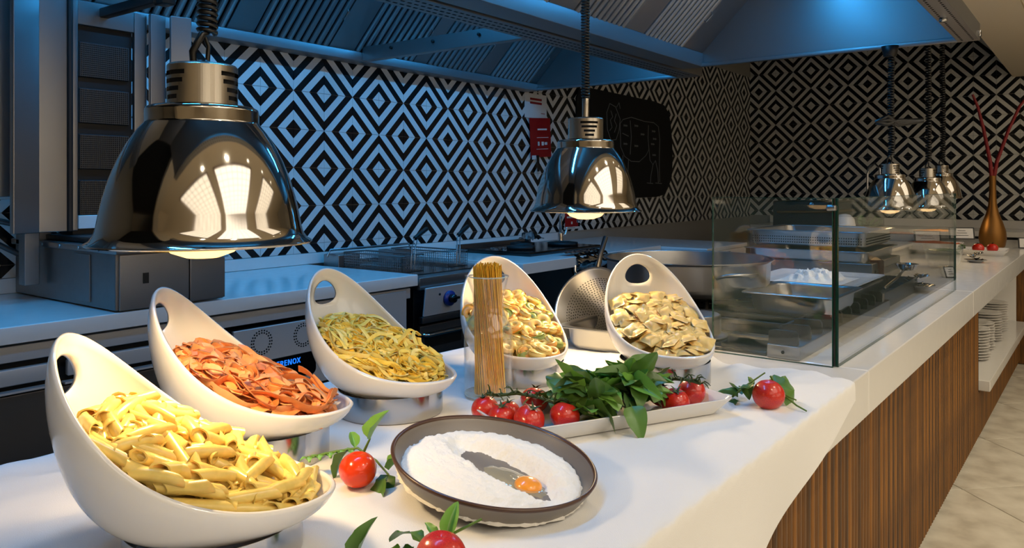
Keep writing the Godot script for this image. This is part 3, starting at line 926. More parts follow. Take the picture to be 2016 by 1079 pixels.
func fry_basket(at: Vector3, label: String) -> void:
	var b := thing("fry_basket", label, "basket", at, 0.0, "frying baskets on the deep fryer")
	var hx := 0.21
	var hz := 0.075
	var loop := PackedVector3Array([Vector3(-hx, 0, -hz), Vector3(hx, 0, -hz), Vector3(hx, 0, hz), Vector3(-hx, 0, hz), Vector3(-hx, 0, -hz)])
	part(b, "rim_wire", mb().tube(loop, 0.004, 5), M.steel)
	var w := mb()
	for k in 29:
		var x := -hx + 2 * hx * k / 28.0
		for sz in [-hz, hz]:
			w.box(Vector3(x, -0.04, sz), Vector3(0.0016, 0.08, 0.0016))
		w.box(Vector3(x, -0.08, 0), Vector3(0.0016, 0.0016, 2 * hz))
	for k in 11:
		var z := -hz + 2 * hz * k / 10.0
		for sx in [-hx, hx]:
			w.box(Vector3(sx, -0.04, z), Vector3(0.0016, 0.08, 0.0016))
	for k in 7:
		var y := -0.08 + 0.0133 * k
		for sz in [-hz, hz]:
			w.box(Vector3(0, y, sz), Vector3(2 * hx, 0.0016, 0.0016))
		for sx in [-hx, hx]:
			w.box(Vector3(sx, y, 0), Vector3(0.0016, 0.0016, 2 * hz))
	part(b, "wire_mesh", w, M.steel).set_meta("kind", "stuff")
	for s in [-0.012, 0.012]:
		part(b, "handle_wire", mb().tube(PackedVector3Array([Vector3(hx, -0.07, s), Vector3(hx + 0.005, 0.035, s), Vector3(hx - 0.04, 0.045, s - 0.05), Vector3(hx - 0.1, 0.05, s - 0.12), Vector3(hx - 0.1, 0.075, s - 0.125)]), 0.003, 5), M.steel)
	part(b, "handle", mb().tube(PackedVector3Array([Vector3(hx - 0.1, 0.075, -0.12), Vector3(hx - 0.12, 0.095, -0.18), Vector3(hx - 0.16, 0.115, -0.27)]), 0.012, 8), M.black)

func build_grill() -> void:
	var g := thing("vertical_grill", "vertical steel broiler with black mesh burners and tall side wings on the worktop", "grill")
	part(g, "base", bx(Vector3(-2.925, BACK + 0.10, -1.445), Vector3(0.77, 0.19, 0.39), 0.003), M.steel_worn)
	part(g, "base_lip", bx(Vector3(-2.92, BACK + 0.20, -1.445), Vector3(0.81, 0.022, 0.41), 0.003), M.steel)
	part(g, "front_panel", bx(Vector3(-2.536, BACK + 0.095, -1.38), Vector3(0.012, 0.18, 0.24), 0.002), M.steel)
	part(g, "drip_drawer", bx(Vector3(-2.534, BACK + 0.095, -1.57), Vector3(0.014, 0.17, 0.135), 0.002), M.steel)
	part(g, "drawer_pull", bx(Vector3(-2.515, BACK + 0.162, -1.57), Vector3(0.04, 0.01, 0.13), 0.004), M.steel)
	part(g, "switch", bx(Vector3(-2.528, BACK + 0.105, -1.345), Vector3(0.004, 0.035, 0.018)), M.black)
	part(g, "service_panel", bx(Vector3(-2.76, BACK + 0.10, -1.247), Vector3(0.11, 0.16, 0.006), 0.001), M.steel_worn)
	for k in 4:
		part(g, "screw", mb().tube(PackedVector3Array([Vector3(-3.05 + 0.14 * k, BACK + 0.2, -1.24), Vector3(-3.05 + 0.14 * k, BACK + 0.2, -1.235)]), 0.006, 7), M.steel)
	part(g, "foot_block", bx(Vector3(-3.2, BACK + 0.25, -1.27), Vector3(0.16, 0.12, 0.06), 0.003), M.steel_worn)
	part(g, "drip_tray", bx(Vector3(-2.86, BACK + 0.222, -1.45), Vector3(0.55, 0.02, 0.34), 0.004), M.black)
	# burner column
	var x := -3.0
	part(g, "column", bx(Vector3(x - 0.06, 1.57, -1.435), Vector3(0.1, 0.86, 0.22), 0.003), M.black)
	part(g, "column_cap", bx(Vector3(x - 0.05, 1.965, -1.435), Vector3(0.12, 0.09, 0.22), 0.003), M.steel_dark)
	part(g, "shelf_plate", bx(Vector3(x - 0.01, 1.195, -1.435), Vector3(0.05, 0.05, 0.2), 0.003), M.melamine)
	for k in 4:
		var y := 1.285 + 0.17 * k
		var bp := part(g, "burner", bx(Vector3(x - 0.008, y, -1.435), Vector3(0.02, 0.13, 0.19), 0.003), M.iron)
		var w := mb()
		for i in 25:
			w.box(Vector3(x + 0.004, y, -1.435 - 0.088 + 0.0073 * i), Vector3(0.002, 0.125, 0.0012))
		for i in 17:
			w.box(Vector3(x + 0.004, y - 0.06 + 0.0075 * i, -1.435), Vector3(0.002, 0.0012, 0.178))
		part(bp, "mesh_wires", w, M.steel_dark).set_meta("kind", "stuff")
	# wings
	for d in [[-1.315, 0.03, 1.165, 2.02, -2.985, "steel_v"], [-1.29, 0.016, 1.165, 2.01, -2.95, "black"], [-1.235, 0.095, 1.165, 2.03, -2.96, "steel_v"], [-1.135, 0.10, 1.165, 2.03, -2.93, "steel_v"], [-1.055, 0.105, 1.29, 2.03, -2.98, "steel_v"], [-1.57, 0.05, 1.165, 2.0, -3.0, "steel_v"], [-1.625, 0.062, 1.165, 2.0, -2.97, "steel_v"], [-1.70, 0.08, 1.165, 2.0, -2.93, "steel_v"]]:
		var o := part(g, "wing_panel", bx(Vector3(0, (d[2] + d[3]) / 2, 0), Vector3(0.02, d[3] - d[2], d[1]), 0.003), M[d[5]])
		o.position = Vector3(d[4], 0, d[0])
		o.rotation.y = 0.35 if d[0] == -1.135 else (-0.25 if d[0] == -1.70 else 0.0)
	part(g, "upright", bx(Vector3(-3.06, 1.1, -1.2), Vector3(0.05, 0.25, 0.05), 0.003), M.steel_worn)
	part(g, "arm", bx(Vector3(-2.82, 1.975, -1.43), Vector3(0.42, 0.035, 0.035), 0.003).box(Vector3(-2.60, 1.985, -1.45), Vector3(0.06, 0.06, 0.05), 0.004), M.black)
	part(g, "spit_pin", mb().tube(PackedVector3Array([Vector3(-2.58, 1.99, -1.45), Vector3(-2.42, 1.985, -1.47)]), 0.005, 6).box(Vector3(-2.42, 1.985, -1.47), Vector3(0.008, 0.05, 0.03), 0.002), M.steel)
	for k in 3:
		var y := 1.25 - 0.06 * k
		single("hose", ["upper grey hose behind the grill", "middle grey hose behind the grill", "lowest grey hose lying on the worktop behind the grill"][k], "hose", mb().tube(PackedVector3Array([Vector3(-3.30, y - 0.02, -0.9), Vector3(-3.29, y + 0.03, -1.1), Vector3(-3.28, y + 0.04 - 0.05 * k, -1.25), Vector3(-3.29, y - 0.1, -1.4)]), 0.011, 8).mesh(), M.steel_dark if k else M.paper)

# -------------------------------------------------------------------- things on the tiled wall
func wall_sheet(called: String, label: String, category: String, z: float, y: float, w: float, h: float, m: Material, lines: Array, ink: Material) -> Node3D:
	var o := thing(called, label, category, Vector3(-3.342, y, z), PI / 2)
	part(o, "sheet", bx(Vector3.ZERO, Vector3(w, h, 0.003), 0.0008), m)
	var b := mb()
	for l in lines:                       # [x, y, width, height] of the writing
		b.box(Vector3(l[0], l[1], 0.0018), Vector3(l[2], l[3], 0.0006))
	part(o, "writing", b, ink)
	return o

func build_wall_things() -> void:
	wall_sheet("notice", "white paper notice with red lettering taped under the hood", "notice", -4.735, 1.92, 0.28, 0.18, M.paper, [[0.0, 0.05, 0.15, 0.016], [0.0, 0.022, 0.15, 0.016], [0.09, -0.05, 0.05, 0.005]], M.ink_red)
	var p := thing("fire_blanket", "red fire blanket pouch hanging on the tiles", "pouch", Vector3(-3.337, 1.69, -4.78), PI / 2)
	p.rotation.z = 0.06
	var pm := mb()
	pm.grid(10, 8, func(u: float, v: float): return Vector3((u - 0.5) * 0.27, (v - 0.5) * 0.29, 0.006 + 0.016 * sin(u * PI) * sin(v * PI) + 0.004 * fn.get_noise_2d(u * 8, v * 8)))
	part(p, "pouch", pm, M.red)
	part(p, "print", bx(Vector3(0.0, 0.06, 0.024), Vector3(0.12, 0.012, 0.001)).box(Vector3(0.0, 0.0, 0.0255), Vector3(0.15, 0.004, 0.001)).box(Vector3(-0.05, -0.045, 0.023), Vector3(0.022, 0.03, 0.001)).box(Vector3(0.0, -0.045, 0.024), Vector3(0.028, 0.028, 0.001)).box(Vector3(0.045, -0.045, 0.022), Vector3(0.034, 0.02, 0.001)).box(Vector3(0, -0.085, 0.02), Vector3(0.15, 0.003, 0.001)), M.paper)
	part(p, "pull_tab", bx(Vector3(-0.1, -0.145, 0.012), Vector3(0.05, 0.03, 0.006), 0.002), M.paper)
	part(p, "strap", bx(Vector3(-0.05, -0.19, 0.012), Vector3(0.028, 0.12, 0.004), 0.001), M.black)
	wall_sheet("safety_sign", "small red safety sign with white lettering beside the tap", "sign", -5.225, 1.085, 0.19, 0.15, M.red, [[0, 0.035, 0.14, 0.018], [0, 0.0, 0.14, 0.014], [0, -0.045, 0.02, 0.02]], M.paper)
	wall_sheet("sign_holder", "white sign holder under the red safety sign", "sign", -5.225, 1.0, 0.22, 0.018, M.paper, [[0, 0, 0.1, 0.003]], M.ink)
	# chalkboard in the shape of a rounded plaque with a chalk drawing of a cow
	var c := thing("chalkboard", "black chalkboard with a chalk drawing of a cow on the tiles", "chalkboard", Vector3(-3.341, 1.67, -6.18), PI / 2)
	var pl := PackedVector2Array()
	for q in [[-0.9, 0.36], [-0.86, 0.44], [-0.7, 0.46], [0.45, 0.45], [0.66, 0.43], [0.76, 0.36], [0.80, 0.26], [0.83, 0.1], [0.84, -0.1], [0.82, -0.25], [0.78, -0.31], [0.70, -0.36], [0.66, -0.42], [0.5, -0.44], [-0.7, -0.45], [-0.86, -0.42], [-0.9, -0.34]]:
		pl.append(Vector2(q[0], q[1]))
	part(c, "board", mb().extrude(pl, 0.0, 0.012), M.chalkboard)
	var strokes := [
		[[-0.15, 0.24], [0.0, 0.27], [0.25, 0.25], [0.44, 0.25], [0.53, 0.22], [0.56, 0.1], [0.55, -0.12], [0.56, -0.3]],
		[[-0.15, 0.24], [-0.2, 0.2], [-0.19, 0.0], [-0.12, -0.08], [0.0, -0.12], [0.15, -0.12], [0.28, -0.06], [0.34, 0.0], [0.36, -0.1], [0.42, -0.14], [0.38, -0.24], [0.37, -0.31]],
		[[0.42, -0.14], [0.47, -0.1], [0.52, -0.2], [0.53, -0.31]],
		[[-0.02, 0.24], [0.0, 0.1], [-0.02, -0.06]], [[0.33, 0.22], [0.32, 0.1], [0.34, 0.0]], [[-0.16, 0.12], [-0.05, 0.1]],
		[[-0.15, -0.07], [-0.16, -0.2], [-0.14, -0.31]], [[-0.05, -0.1], [-0.06, -0.2], [-0.04, -0.31]],
		[[-0.2, 0.24], [-0.28, 0.34], [-0.38, 0.36], [-0.43, 0.28], [-0.42, 0.14], [-0.36, 0.05], [-0.27, 0.06], [-0.22, 0.14], [-0.2, 0.24]],
		[[-0.36, 0.3], [-0.33, 0.25], [-0.37, 0.22], [-0.34, 0.16], [-0.38, 0.13]], [[-0.27, 0.28], [-0.3, 0.22], [-0.26, 0.18], [-0.3, 0.12]], [[-0.26, 0.34], [-0.22, 0.38], [-0.2, 0.33]],
		[[-0.2, -0.31], [-0.02, -0.315]], [[0.3, -0.31], [0.42, -0.315]], [[0.47, -0.31], [0.6, -0.315]]]
	for st in strokes:
		var pts := PackedVector3Array()
		for q in st:
			pts.append(Vector3(q[0], q[1], 0.0125))
		part(c, "chalk_line", mb().tube(pts, 0.0035, 4), M.chalk)
	var wr := mb()
	for q in [[0.1, 0.02], [0.22, 0.13], [0.44, 0.17], [0.42, 0.05], [-0.1, 0.19], [-0.1, 0.03], [0.45, -0.05], [0.1, 0.2], [0.46, 0.1]]:
		for k in 4:
			wr.box(Vector3(q[0] - 0.03 + 0.018 * k, q[1], 0.0125), Vector3(0.012, 0.012 if k % 2 else 0.018, 0.001))
	part(c, "chalk_word", wr, M.chalk)

# -------------------------------------------------------------------- tablecloth
func cloth_y(x: float, z: float) -> float:
	var w := 0.006 * fn.get_noise_2d(x * 6.0, z * 6.0 + 3.0) + 0.003 * fn.get_noise_2d(x * 19.0 + 8.0, z * 13.0)
	w += 0.010 * maxf(0.0, fn.get_noise_2d((x + z * 0.5) * 5.0, z * 1.4 + 40.0))
	var flat := 0.0                    # flat under what stands on it
	for q in [[-0.72, -1.238, 0.26], [-1.037, -1.005, 0.12], [-1.03, -1.46, 0.12], [-0.7585, -1.562, 0.12], [-1.03, -0.72, 0.13], [-0.83, -0.50, 0.13], [-0.99, -1.235, 0.07]]:
		flat = maxf(flat, clampf(1.6 - Vector2(x - q[0], z - q[1]).length() / q[2], 0.0, 1.0))
	w = lerpf(w, -0.001, flat)
	# pushed up under the raised side of the plate, and the crumpled end beside the glass
	w += 0.026 * exp(-(pow((x + 0.745) / 0.045, 2) + pow((z + 0.85) / 0.07, 2)))
	w += 0.024 * exp(-(pow((x + 0.76) / 0.03, 2) + pow((z + 1.80) / 0.06, 2)))
	w += 0.008 * exp(-(pow((x + 0.68) / 0.02, 2) + pow((z + 1.78) / 0.1, 2)))
	return TOP + 0.0035 + maxf(w, -0.002)

func build_cloth() -> void:
	var edge := -0.447
	var b := mb()
	b.grid(90, 110, func(u: float, v: float):
		var z := 0.35 - 2.15 * v
		z -= (0.02 * sin(u * 9.0) + 0.012 * sin(u * 23.0 + 1.0)) * smoothstep(0.8, 1.0, v)
		var ed: float = edge - 0.0087 * z
		var drop := clampf(0.030 + 0.20 * (z + 1.83), 0.012, 0.5)
		var r := 0.014
		var across := 0.06 + 0.905 + drop                    # back hang, top, front hang
		var s := u * across
		if s < 0.06:
			return Vector3(-1.343 - 0.004 * sin(z * 16.0), TOP + 0.003 - (0.06 - s), z)
		s -= 0.06
		var xx := -1.339 + s
		var over := xx - (ed - r)
		if over <= 0.0:
			return Vector3(xx, cloth_y(xx, z), z)
		var y0 := lerpf(cloth_y(xx, z), TOP + 0.0035, clampf(over / r, 0.0, 1.0))
		var a := minf(over / (r * PI / 2), 1.0) * PI / 2
		var rest := maxf(over - r * PI / 2, 0.0)
		var sway := 0.012 * sin(z * 11.0 + 0.6) * smoothstep(0.0, 0.2, rest)
		return Vector3(ed - r + (r + 0.006) * pow(sin(a), 0.45) + sway + rest * 0.05, y0 - r * (1.0 - pow(cos(a), 0.45)) - rest, z))
	var t := thing("tablecloth", "white tablecloth spread over the near end of the counter", "tablecloth")
	part(t, "cloth", b, M.cloth)

# -------------------------------------------------------------------- heat lamps
func lamp_cap_mesh() -> Array:
	var b := mb()
	var r := 0.0425
	var ys := [0.174, 0.179, 0.1845, 0.189, 0.1945, 0.199, 0.2045, 0.209, 0.2145, 0.222]
	var half := [0.0, 0.42, 0.0, 0.58, 0.0, 0.72, 0.0, 0.86, 0.0]
	var n := 96
	for i in ys.size() - 1:
		for j in n:
			var a0 := TAU * j / n
			var a1 := TAU * (j + 1) / n
			var am := fposmod((a0 + a1) / 2, TAU / 3) - TAU / 6
			if half[i] > 0.0 and absf(am) < half[i] * 0.62:
				continue
			var q := []
			for e in [[a0, ys[i]], [a0, ys[i + 1]], [a1, ys[i + 1]], [a1, ys[i]]]:
				q.append(b.p(Vector3(r * cos(e[0]), e[1], r * sin(e[0]))))
			b.quad(q[0], q[1], q[2], q[3])
	b.lathe([Vector2(r, 0.222), Vector2(r - 0.002, 0.2245), Vector2(0.0, 0.2255)], 48)
	var inner := mb().lathe([Vector2(r - 0.004, 0.174), Vector2(r - 0.004, 0.2215), Vector2(0, 0.2215)], 32)
	return [b.mesh(), inner.mesh()]

func coil(p0: Vector3, p1: Vector3, r: float, pitch: float, wire: float, wob: float) -> Mb:
	var pts := PackedVector3Array()
	var l := p0.distance_to(p1)
	var n := int(l / pitch) * 9
	for i in n + 1:
		var t := float(i) / n
		var a := TAU * l / pitch * t
		pts.append(p0.lerp(p1, t) + Vector3(cos(a) * r + wob * sin(t * 9.0), 0, sin(a) * r))
	return mb().tube(pts, wire, 5)

var lamp_meshes := []

func heat_lamp(at: Vector3, label: String, turn: float, stem: float, coil_top: float, coil_r: float, pitch: float, wire: float, energy: float) -> void:
	if lamp_meshes.is_empty():
		var out := [Vector2(0.1335, -0.0015), Vector2(0.1355, 0.0), Vector2(0.1345, 0.0015), Vector2(0.1290, 0.0045), Vector2(0.1245, 0.011), Vector2(0.1215, 0.021), Vector2(0.1185, 0.038), Vector2(0.1140, 0.058), Vector2(0.1075, 0.080), Vector2(0.0990, 0.102), Vector2(0.0885, 0.123), Vector2(0.0775, 0.140), Vector2(0.0700, 0.149), Vector2(0.0685, 0.152), Vector2(0.0685, 0.1655), Vector2(0.0672, 0.1690), Vector2(0.0635, 0.1712), Vector2(0.0430, 0.1725)]
		var prof := out.duplicate()
		for i in range(out.size() - 1, -1, -1):
			prof.append(out[i] - Vector2(0.0016, 0.0012 if i > 3 else 0.0))
		var bulb := [Vector2(0, -0.021), Vector2(0.02, -0.0195), Vector2(0.038, -0.013), Vector2(0.05, 0.0), Vector2(0.0545, 0.018), Vector2(0.05, 0.032), Vector2(0.032, 0.07), Vector2(0.02, 0.1), Vector2(0.016, 0.15)]
		lamp_meshes = [mb().lathe(prof, 72).mesh(), mb().lathe(bulb, 28).mesh()] + lamp_cap_mesh()
	var o := thing("heat_lamp", label, "lamp", at, turn, "heat lamps above the counter")
	part(o, "shade", lamp_meshes[0], M.lamp_steel)
	var cp := part(o, "cap", lamp_meshes[2], M.lamp_cap, "slotted cap")
	part(cp, "inner_sleeve", lamp_meshes[3], M.void)
	part(o, "bulb", lamp_meshes[1], M.bulb)
	if stem > 0.0:
		part(o, "stem", mb().tube(PackedVector3Array([Vector3(0, 0.222, 0), Vector3(0, 0.222 + stem, 0)]), 0.0085, 12), M.lamp_cap)
	else:
		part(o, "cord_end", mb().tube(PackedVector3Array([Vector3(-0.012, 0.222, 0), Vector3(-0.016, 0.24, 0.004), Vector3(-0.008, 0.262, 0.012), Vector3(0.006, 0.268, 0.0)]), 0.0045, 6).tube(PackedVector3Array([Vector3(0.006, 0.222, 0), Vector3(0.008, 0.25, 0), Vector3(0.0, 0.268, 0)]), 0.003, 6).lathe([Vector2(0.013, 0.222), Vector2(0.013, 0.228), Vector2(0.006, 0.232)], 12), M.cord)
	var y0 := 0.222 + maxf(stem, 0.045)
	part(o, "coiled_cord", coil(Vector3(0.006 if stem <= 0.0 else 0.0, y0, 0), Vector3(0.004, coil_top - at.y, 0), coil_r, pitch, wire, 0.002), M.cord)
	part(o, "ceiling_rose", mb().lathe([Vector2(0.0, coil_top - at.y + 0.03), Vector2(0.04, coil_top - at.y + 0.03), Vector2(0.03, coil_top - at.y - 0.02), Vector2(0, coil_top - at.y - 0.02)], 16), M.black)
	var l := SpotLight3D.new()
	l.name = "lamp_light"
	o.add_child(l)
	l.position = Vector3(0, -0.025, 0)
	l.rotation.x = -PI / 2
	l.spot_angle = 75.0
	l.spot_angle_attenuation = 0.15
	l.spot_range = 20.0
	l.light_energy = energy
	l.light_color = Color(1.0, 0.86, 0.64)
	l.light_size = 0.045
	l.shadow_enabled = true

func build_lamps() -> void:
	heat_lamp(Vector3(-0.915, 1.2545, -0.561), "large polished steel heat lamp hanging over the penne bowl", 1.55, 0.0, 2.5, 0.0105, 0.0075, 0.0033, 0.22)
	heat_lamp(Vector3(-1.0, 1.2665, -1.626), "polished steel heat lamp on a stem over the ravioli and tortellini bowls", 2.35, 0.05, 2.5, 0.0085, 0.0072, 0.0030, 0.35)
	heat_lamp(Vector3(-0.83, 1.214, -4.19), "small distant heat lamp, left one of the three behind the glass", 0.5, 0.0, 1.985, 0.013, 0.013, 0.0045, 0.07)
	heat_lamp(Vector3(-0.785, 1.205, -4.94), "small distant heat lamp in the middle of the three behind the glass", 0.9, 0.0, 2.97, 0.013, 0.015, 0.005, 0.07)
	heat_lamp(Vector3(-0.88, 1.248, -6.09), "small distant heat lamp, right one of the three behind the glass", 0.2, 0.0, 2.97, 0.014, 0.016, 0.0055, 0.06)
	var k := mb()
	for i in 3:
		k.tube(PackedVector3Array([Vector3(-0.07, 0.0, 0), Vector3(-0.02, 0.03 - 0.02 * i, 0.02), Vector3(0.05, 0.01 * i - 0.01, -0.02), Vector3(0.16, 0.01, 0.0)]), 0.012, 6)
	single("cord_knot", "black knot of coiled cord above the left far heat lamp", "cord", k.mesh(), M.cord, Vector3(-0.83, 1.64, -4.19), 0.6)

# -------------------------------------------------------------------- serving bowls
const BA := 0.183
const BB := 0.113
const BH := 0.214
const BH0 := 0.031

func rim_t(th: float) -> float:
	return (1.0 - cos(th)) / 2.0

func rim_point(th: float) -> Vector3:
	var t := rim_t(th)
	return Vector3(BA * cos(th) + 0.0594 * t * t, BH0 + (BH - BH0) * pow(t, 2.138), BB * sin(th) * (1.0 - 0.0693 * cos(th)))

func bowl_point(th: float, v: float, off: float) -> Vector3:
	# v from the foot (0) to the rim (1); off moves towards the inside
	var t := rim_t(th)
	var rp := rim_point(th)
	var base := Vector3(0.045 + 0.062 * cos(th), -0.006, 0.055 * sin(th))
	var am := deg_to_rad(lerpf(80.0, 112.0, t))
	var a := v * am
	var fh := sin(a) / sin(am) if am < PI / 2 else lerpf(sin(a), sin(a) / sin(am), smoothstep(0.6, 1.0, v))
	var fv := (1.0 - cos(a)) / (1.0 - cos(am))
	var q := base + Vector3((rp.x - base.x) * fh, (rp.y - base.y) * fv, (rp.z - base.z) * fh)
	if off > 0.0:
		var inward := (Vector3(0.03, 0, 0) - Vector3(q.x, 0, q.z)).normalized()
		var lift := clampf(1.0 - v * 1.6, 0.0, 1.0)
		q += inward * off * (1.0 - lift * 0.6) + Vector3(0, off * lift, 0)
	return q

func bowl_mesh() -> ArrayMesh:
	var nt := 96
	var nv := 26
	var b := mb()
	var th0 := PI            # the back, where the grip hole sits
	var rows := []
	# hole block in grid cells: columns c0..c1, rows r0..r1
	var c0 := 37
	var c1 := 59
	var r0 := 18
	var r1 := 25
	var ids := [[], []]
	for side in 2:
		for i in nt:
			var col := []
			for j in nv + 1:
				var th := TAU * i / nt
				# finer columns near the back
				th += 0.28 * sin(th)
				col.append(b.p(bowl_point(th, float(j) / nv, 0.0065 * side)))
			ids[side].append(col)
	var holes := [[], []]
	for side in 2:
		for i in nt:
			for j in nv:
				if i >= c0 and i < c1 and j >= r0 and j < r1:
					continue
				var p0: int = ids[side][i][j]
				var p1: int = ids[side][(i + 1) % nt][j]
				var p2: int = ids[side][(i + 1) % nt][j + 1]
				var p3: int = ids[side][i][j + 1]
				if side == 0:
					b.quad(p0, p3, p2, p1)
				else:
					b.quad(p0, p1, p2, p3)
		# ring patch between the block's border and the oval
		var border := []
		for i in range(c0, c1):
			border.append([i, r0])
		for j in range(r0, r1):
			border.append([c1, j])
		for i in range(c1, c0, -1):
			border.append([i, r1])
		for j in range(r1, r0, -1):
			border.append([c0, j])
		var cu := (c0 + c1) / 2.0
		var cv := 22.1
		var prev := []
		for e in border:
			prev.append(ids[side][e[0]][e[1]])
		for ring in range(1, 5):
			var cur := []
			for e in border:
				var ang := atan2((e[1] - cv) / (r1 - r0), (e[0] - cu) / (c1 - c0))
				var hu := cu + cos(ang) * 5.6
				var hv := cv + sin(ang) * 1.95
				var f := ring / 4.0
				var gu := lerpf(e[0], hu, f)
				var gv := lerpf(e[1], hv, f)
				var th: float = TAU * gu / nt
				th += 0.28 * sin(th)
				var q := bowl_point(th, gv / nv, 0.0065 * side)
				if ring == 4:
					q = q.lerp(bowl_point(th, gv / nv, 0.0065 * (1 - side)), 0.16)
				cur.append(b.p(q))
			for k in border.size():
				var k2 := (k + 1) % border.size()
				if side == 0:
					b.quad(prev[k], cur[k], cur[k2], prev[k2])
				else:
					b.quad(prev[k], prev[k2], cur[k2], cur[k])
			prev = cur
		holes[side] = prev
	for k in holes[0].size():
		var k2: int = (k + 1) % holes[0].size()
		b.quad(holes[0][k], holes[1][k], holes[1][k2], holes[0][k2])
	# rounded lip between outer and inner rim, and the two bottoms
	for i in nt:
		var i2 := (i + 1) % nt
		var m0 := (b.v[ids[0][i][nv]] + b.v[ids[1][i][nv]]) / 2 + Vector3(0, 0.0028, 0)
		rows.append(b.p(m0))
	for i in nt:
		var i2 := (i + 1) % nt
		b.quad(ids[0][i][nv], rows[i], rows[i2], ids[0][i2][nv])
		b.quad(rows[i], ids[1][i][nv], ids[1][i2][nv], rows[i2])
	var f0 := b.p(Vector3(0.045, -0.006, 0))
	var f1 := b.p(Vector3(0.045, 0.0005, 0))
	for i in nt:
		var i2 := (i + 1) % nt
		b.tri(f0, ids[0][i][0], ids[0][i2][0])
		b.tri(f1, ids[1][i2][0], ids[1][i][0])
	return b.mesh()

# height of the heap of pasta in a bowl (bowl's own axes), rho = 0 in the middle .. 1 at the wall
func heap(th: float, rho: float) -> Vector3:
	var rp := rim_point(th)
	var k := 0.93
	if cos(th) < 0.0:
		k = lerpf(0.93, 0.80, -cos(th))
	var cx := 0.035
	var x := cx + (rp.x * k - cx) * rho
	var z := rp.z * 0.94 * rho
	var t := clampf((0.183 - x) / 0.307, 0.0, 1.0)
	var y := 0.024 + 0.135 * pow(t, 1.75)
	y = minf(y, 0.118 + 0.15 * (y - 0.118))
	y += 0.014 * (1.0 - rho * rho) - 0.007 * pow(rho, 4.0)
	return Vector3(x, y, z)

var bowls := []

func build_bowls() -> void:
	var bm := bowl_mesh()
	var data := [
		[-0.853, -0.4866, 42.8, 0.9415, "penne", -0.003], [-1.0903, -0.7268, 36.7, 0.9495, "orange ribbon pasta", 0.0], [-1.1196, -1.0407, 7.06, 0.9457, "yellow tagliatelle", 0.0],
		[-1.0661, -1.416, -30.9, 0.9420, "tortellini", 0.0], [-0.7975, -1.5995, -41.4, 0.9480, "ravioli", 0.0]]
	for d in data:
		var turn := deg_to_rad(d[2])
		var o := thing("serving_bowl", "white slanted porcelain bowl with oval grip hole, filled with %s" % d[4], "bowl", Vector3(d[0], d[3], d[1]), turn, "slanted white bowls")
		part(o, "shell", bm, M.porcelain)
		bowls.append(o)
		# the steel ring that carries it
		var c := o.transform * Vector3(0.046, 0, 0)
		var rr := 0.098
		var top: float = d[3] + 0.003 - TOP - 0.004
		var r := mb().lathe([Vector2(rr, 0), Vector2(rr, top), Vector2(rr - 0.0015, top), Vector2(rr - 0.0015, 0), Vector2(rr, 0)], 64)
		single("cake_ring", "polished steel ring under the bowl of %s" % d[4], "ring", r.mesh(), M.ring, Vector3(c.x, TOP + 0.004, c.z), 0.0, "steel rings under the bowls")
	fill_bed(0, "penne", "bed of penne at the bottom of the penne bowl")
	fill_bed(1, "orange_pasta", "tangle of orange ribbon pasta at the bottom of its bowl")
	fill_bed(2, "tagliatelle", "tangle of yellow tagliatelle at the bottom of its bowl")
	fill_bed(3, "tort_yellow", "bed of tortellini at the bottom of the tortellini bowl")
	fill_bed(4, "ravioli", "bed of ravioli at the bottom of the ravioli bowl")
	penne()
	ribbons(1, "orange_pasta", 90, 0.0125, 0.0019, "orange_ribbon", "wide orange pasta ribbon tangled in the second bowl")
	ribbons(2, "tagliatelle", 200, 0.0072, 0.0017, "tagliatelle_ribbon", "yellow tagliatelle ribbon tangled in the third bowl")
	tortellini()
	ravioli()

func fill_bed(i: int, m: String, label: String) -> void:
	var b := mb()
	b.grid(40, 10, func(u: float, v: float):
		var q := heap(u * TAU, v * 0.88)
		q.y = maxf(q.y - 0.016 + 0.006 * fn.get_noise_2d(q.x * 90.0, q.z * 90.0 + i * 7) - 0.012 * pow(v, 6.0), 0.009)
		return q, true)
	single("pasta_bed", label, "pasta", b.mesh(), M[m], bowls[i].position, bowls[i].rotation.y, "", "stuff")

func heap_normal(th: float, rho: float) -> Vector3:
	var a := heap(th, rho)
	var c := heap(th, maxf(rho - 0.06, 0.0)) if rho > 0.1 else heap(th, rho + 0.06)
	var d := heap(th + 0.12, maxf(rho, 0.12))
	var a2 := heap(th, maxf(rho, 0.12))
	var n := (c - a).cross(d - a2)
	if n.y < 0.0:
		n = -n
	return n.normalized() if n.length() > 0.0 else Vector3.UP

func drop_pieces(i: int, n: int, called: String, label: String, group: String, meshes: Array, mats: Array, flat: float, lift: float, rho_max: float) -> void:
	var golden := 2.39996
	var bt: Transform3D = bowls[i].transform
	for k in n:
		var rho := sqrt((k + 0.5) / n) * rho_max
		var th := k * golden + rng.randf_range(-0.2, 0.2)
		var q := heap(th, rho)
		var nrm := heap_normal(th, rho)
		nrm = (nrm + Vector3(rng.randf_range(-1, 1), rng.randf_range(0, 0.6), rng.randf_range(-1, 1)) * flat).normalized()
		var dir := Vector3(rng.randf_range(-1, 1), rng.randf_range(-0.3, 0.3), rng.randf_range(-1, 1))
		if rho > 0.7:                        # along the wall, so that nothing sticks through it
			dir = Vector3(-sin(th), rng.randf_range(-0.15, 0.25), cos(th) * 0.6)
		dir = (dir - nrm * dir.dot(nrm)).normalized()
		var bs := Basis(dir, nrm, dir.cross(nrm)).scaled(Vector3.ONE * rng.randf_range(0.9, 1.08))
		q += Vector3(0, lift - 0.005 + 0.0045 * ((k * 5) % 4) + rng.randf_range(-0.001, 0.001), 0)
		var m: int = k % meshes.size()
		var o := single(called, label, "pasta", meshes[m], mats[(k * 7 + k / 5) % mats.size()], Vector3.ZERO, 0.0, group)
		o.transform = bt * Transform3D(bs, q)

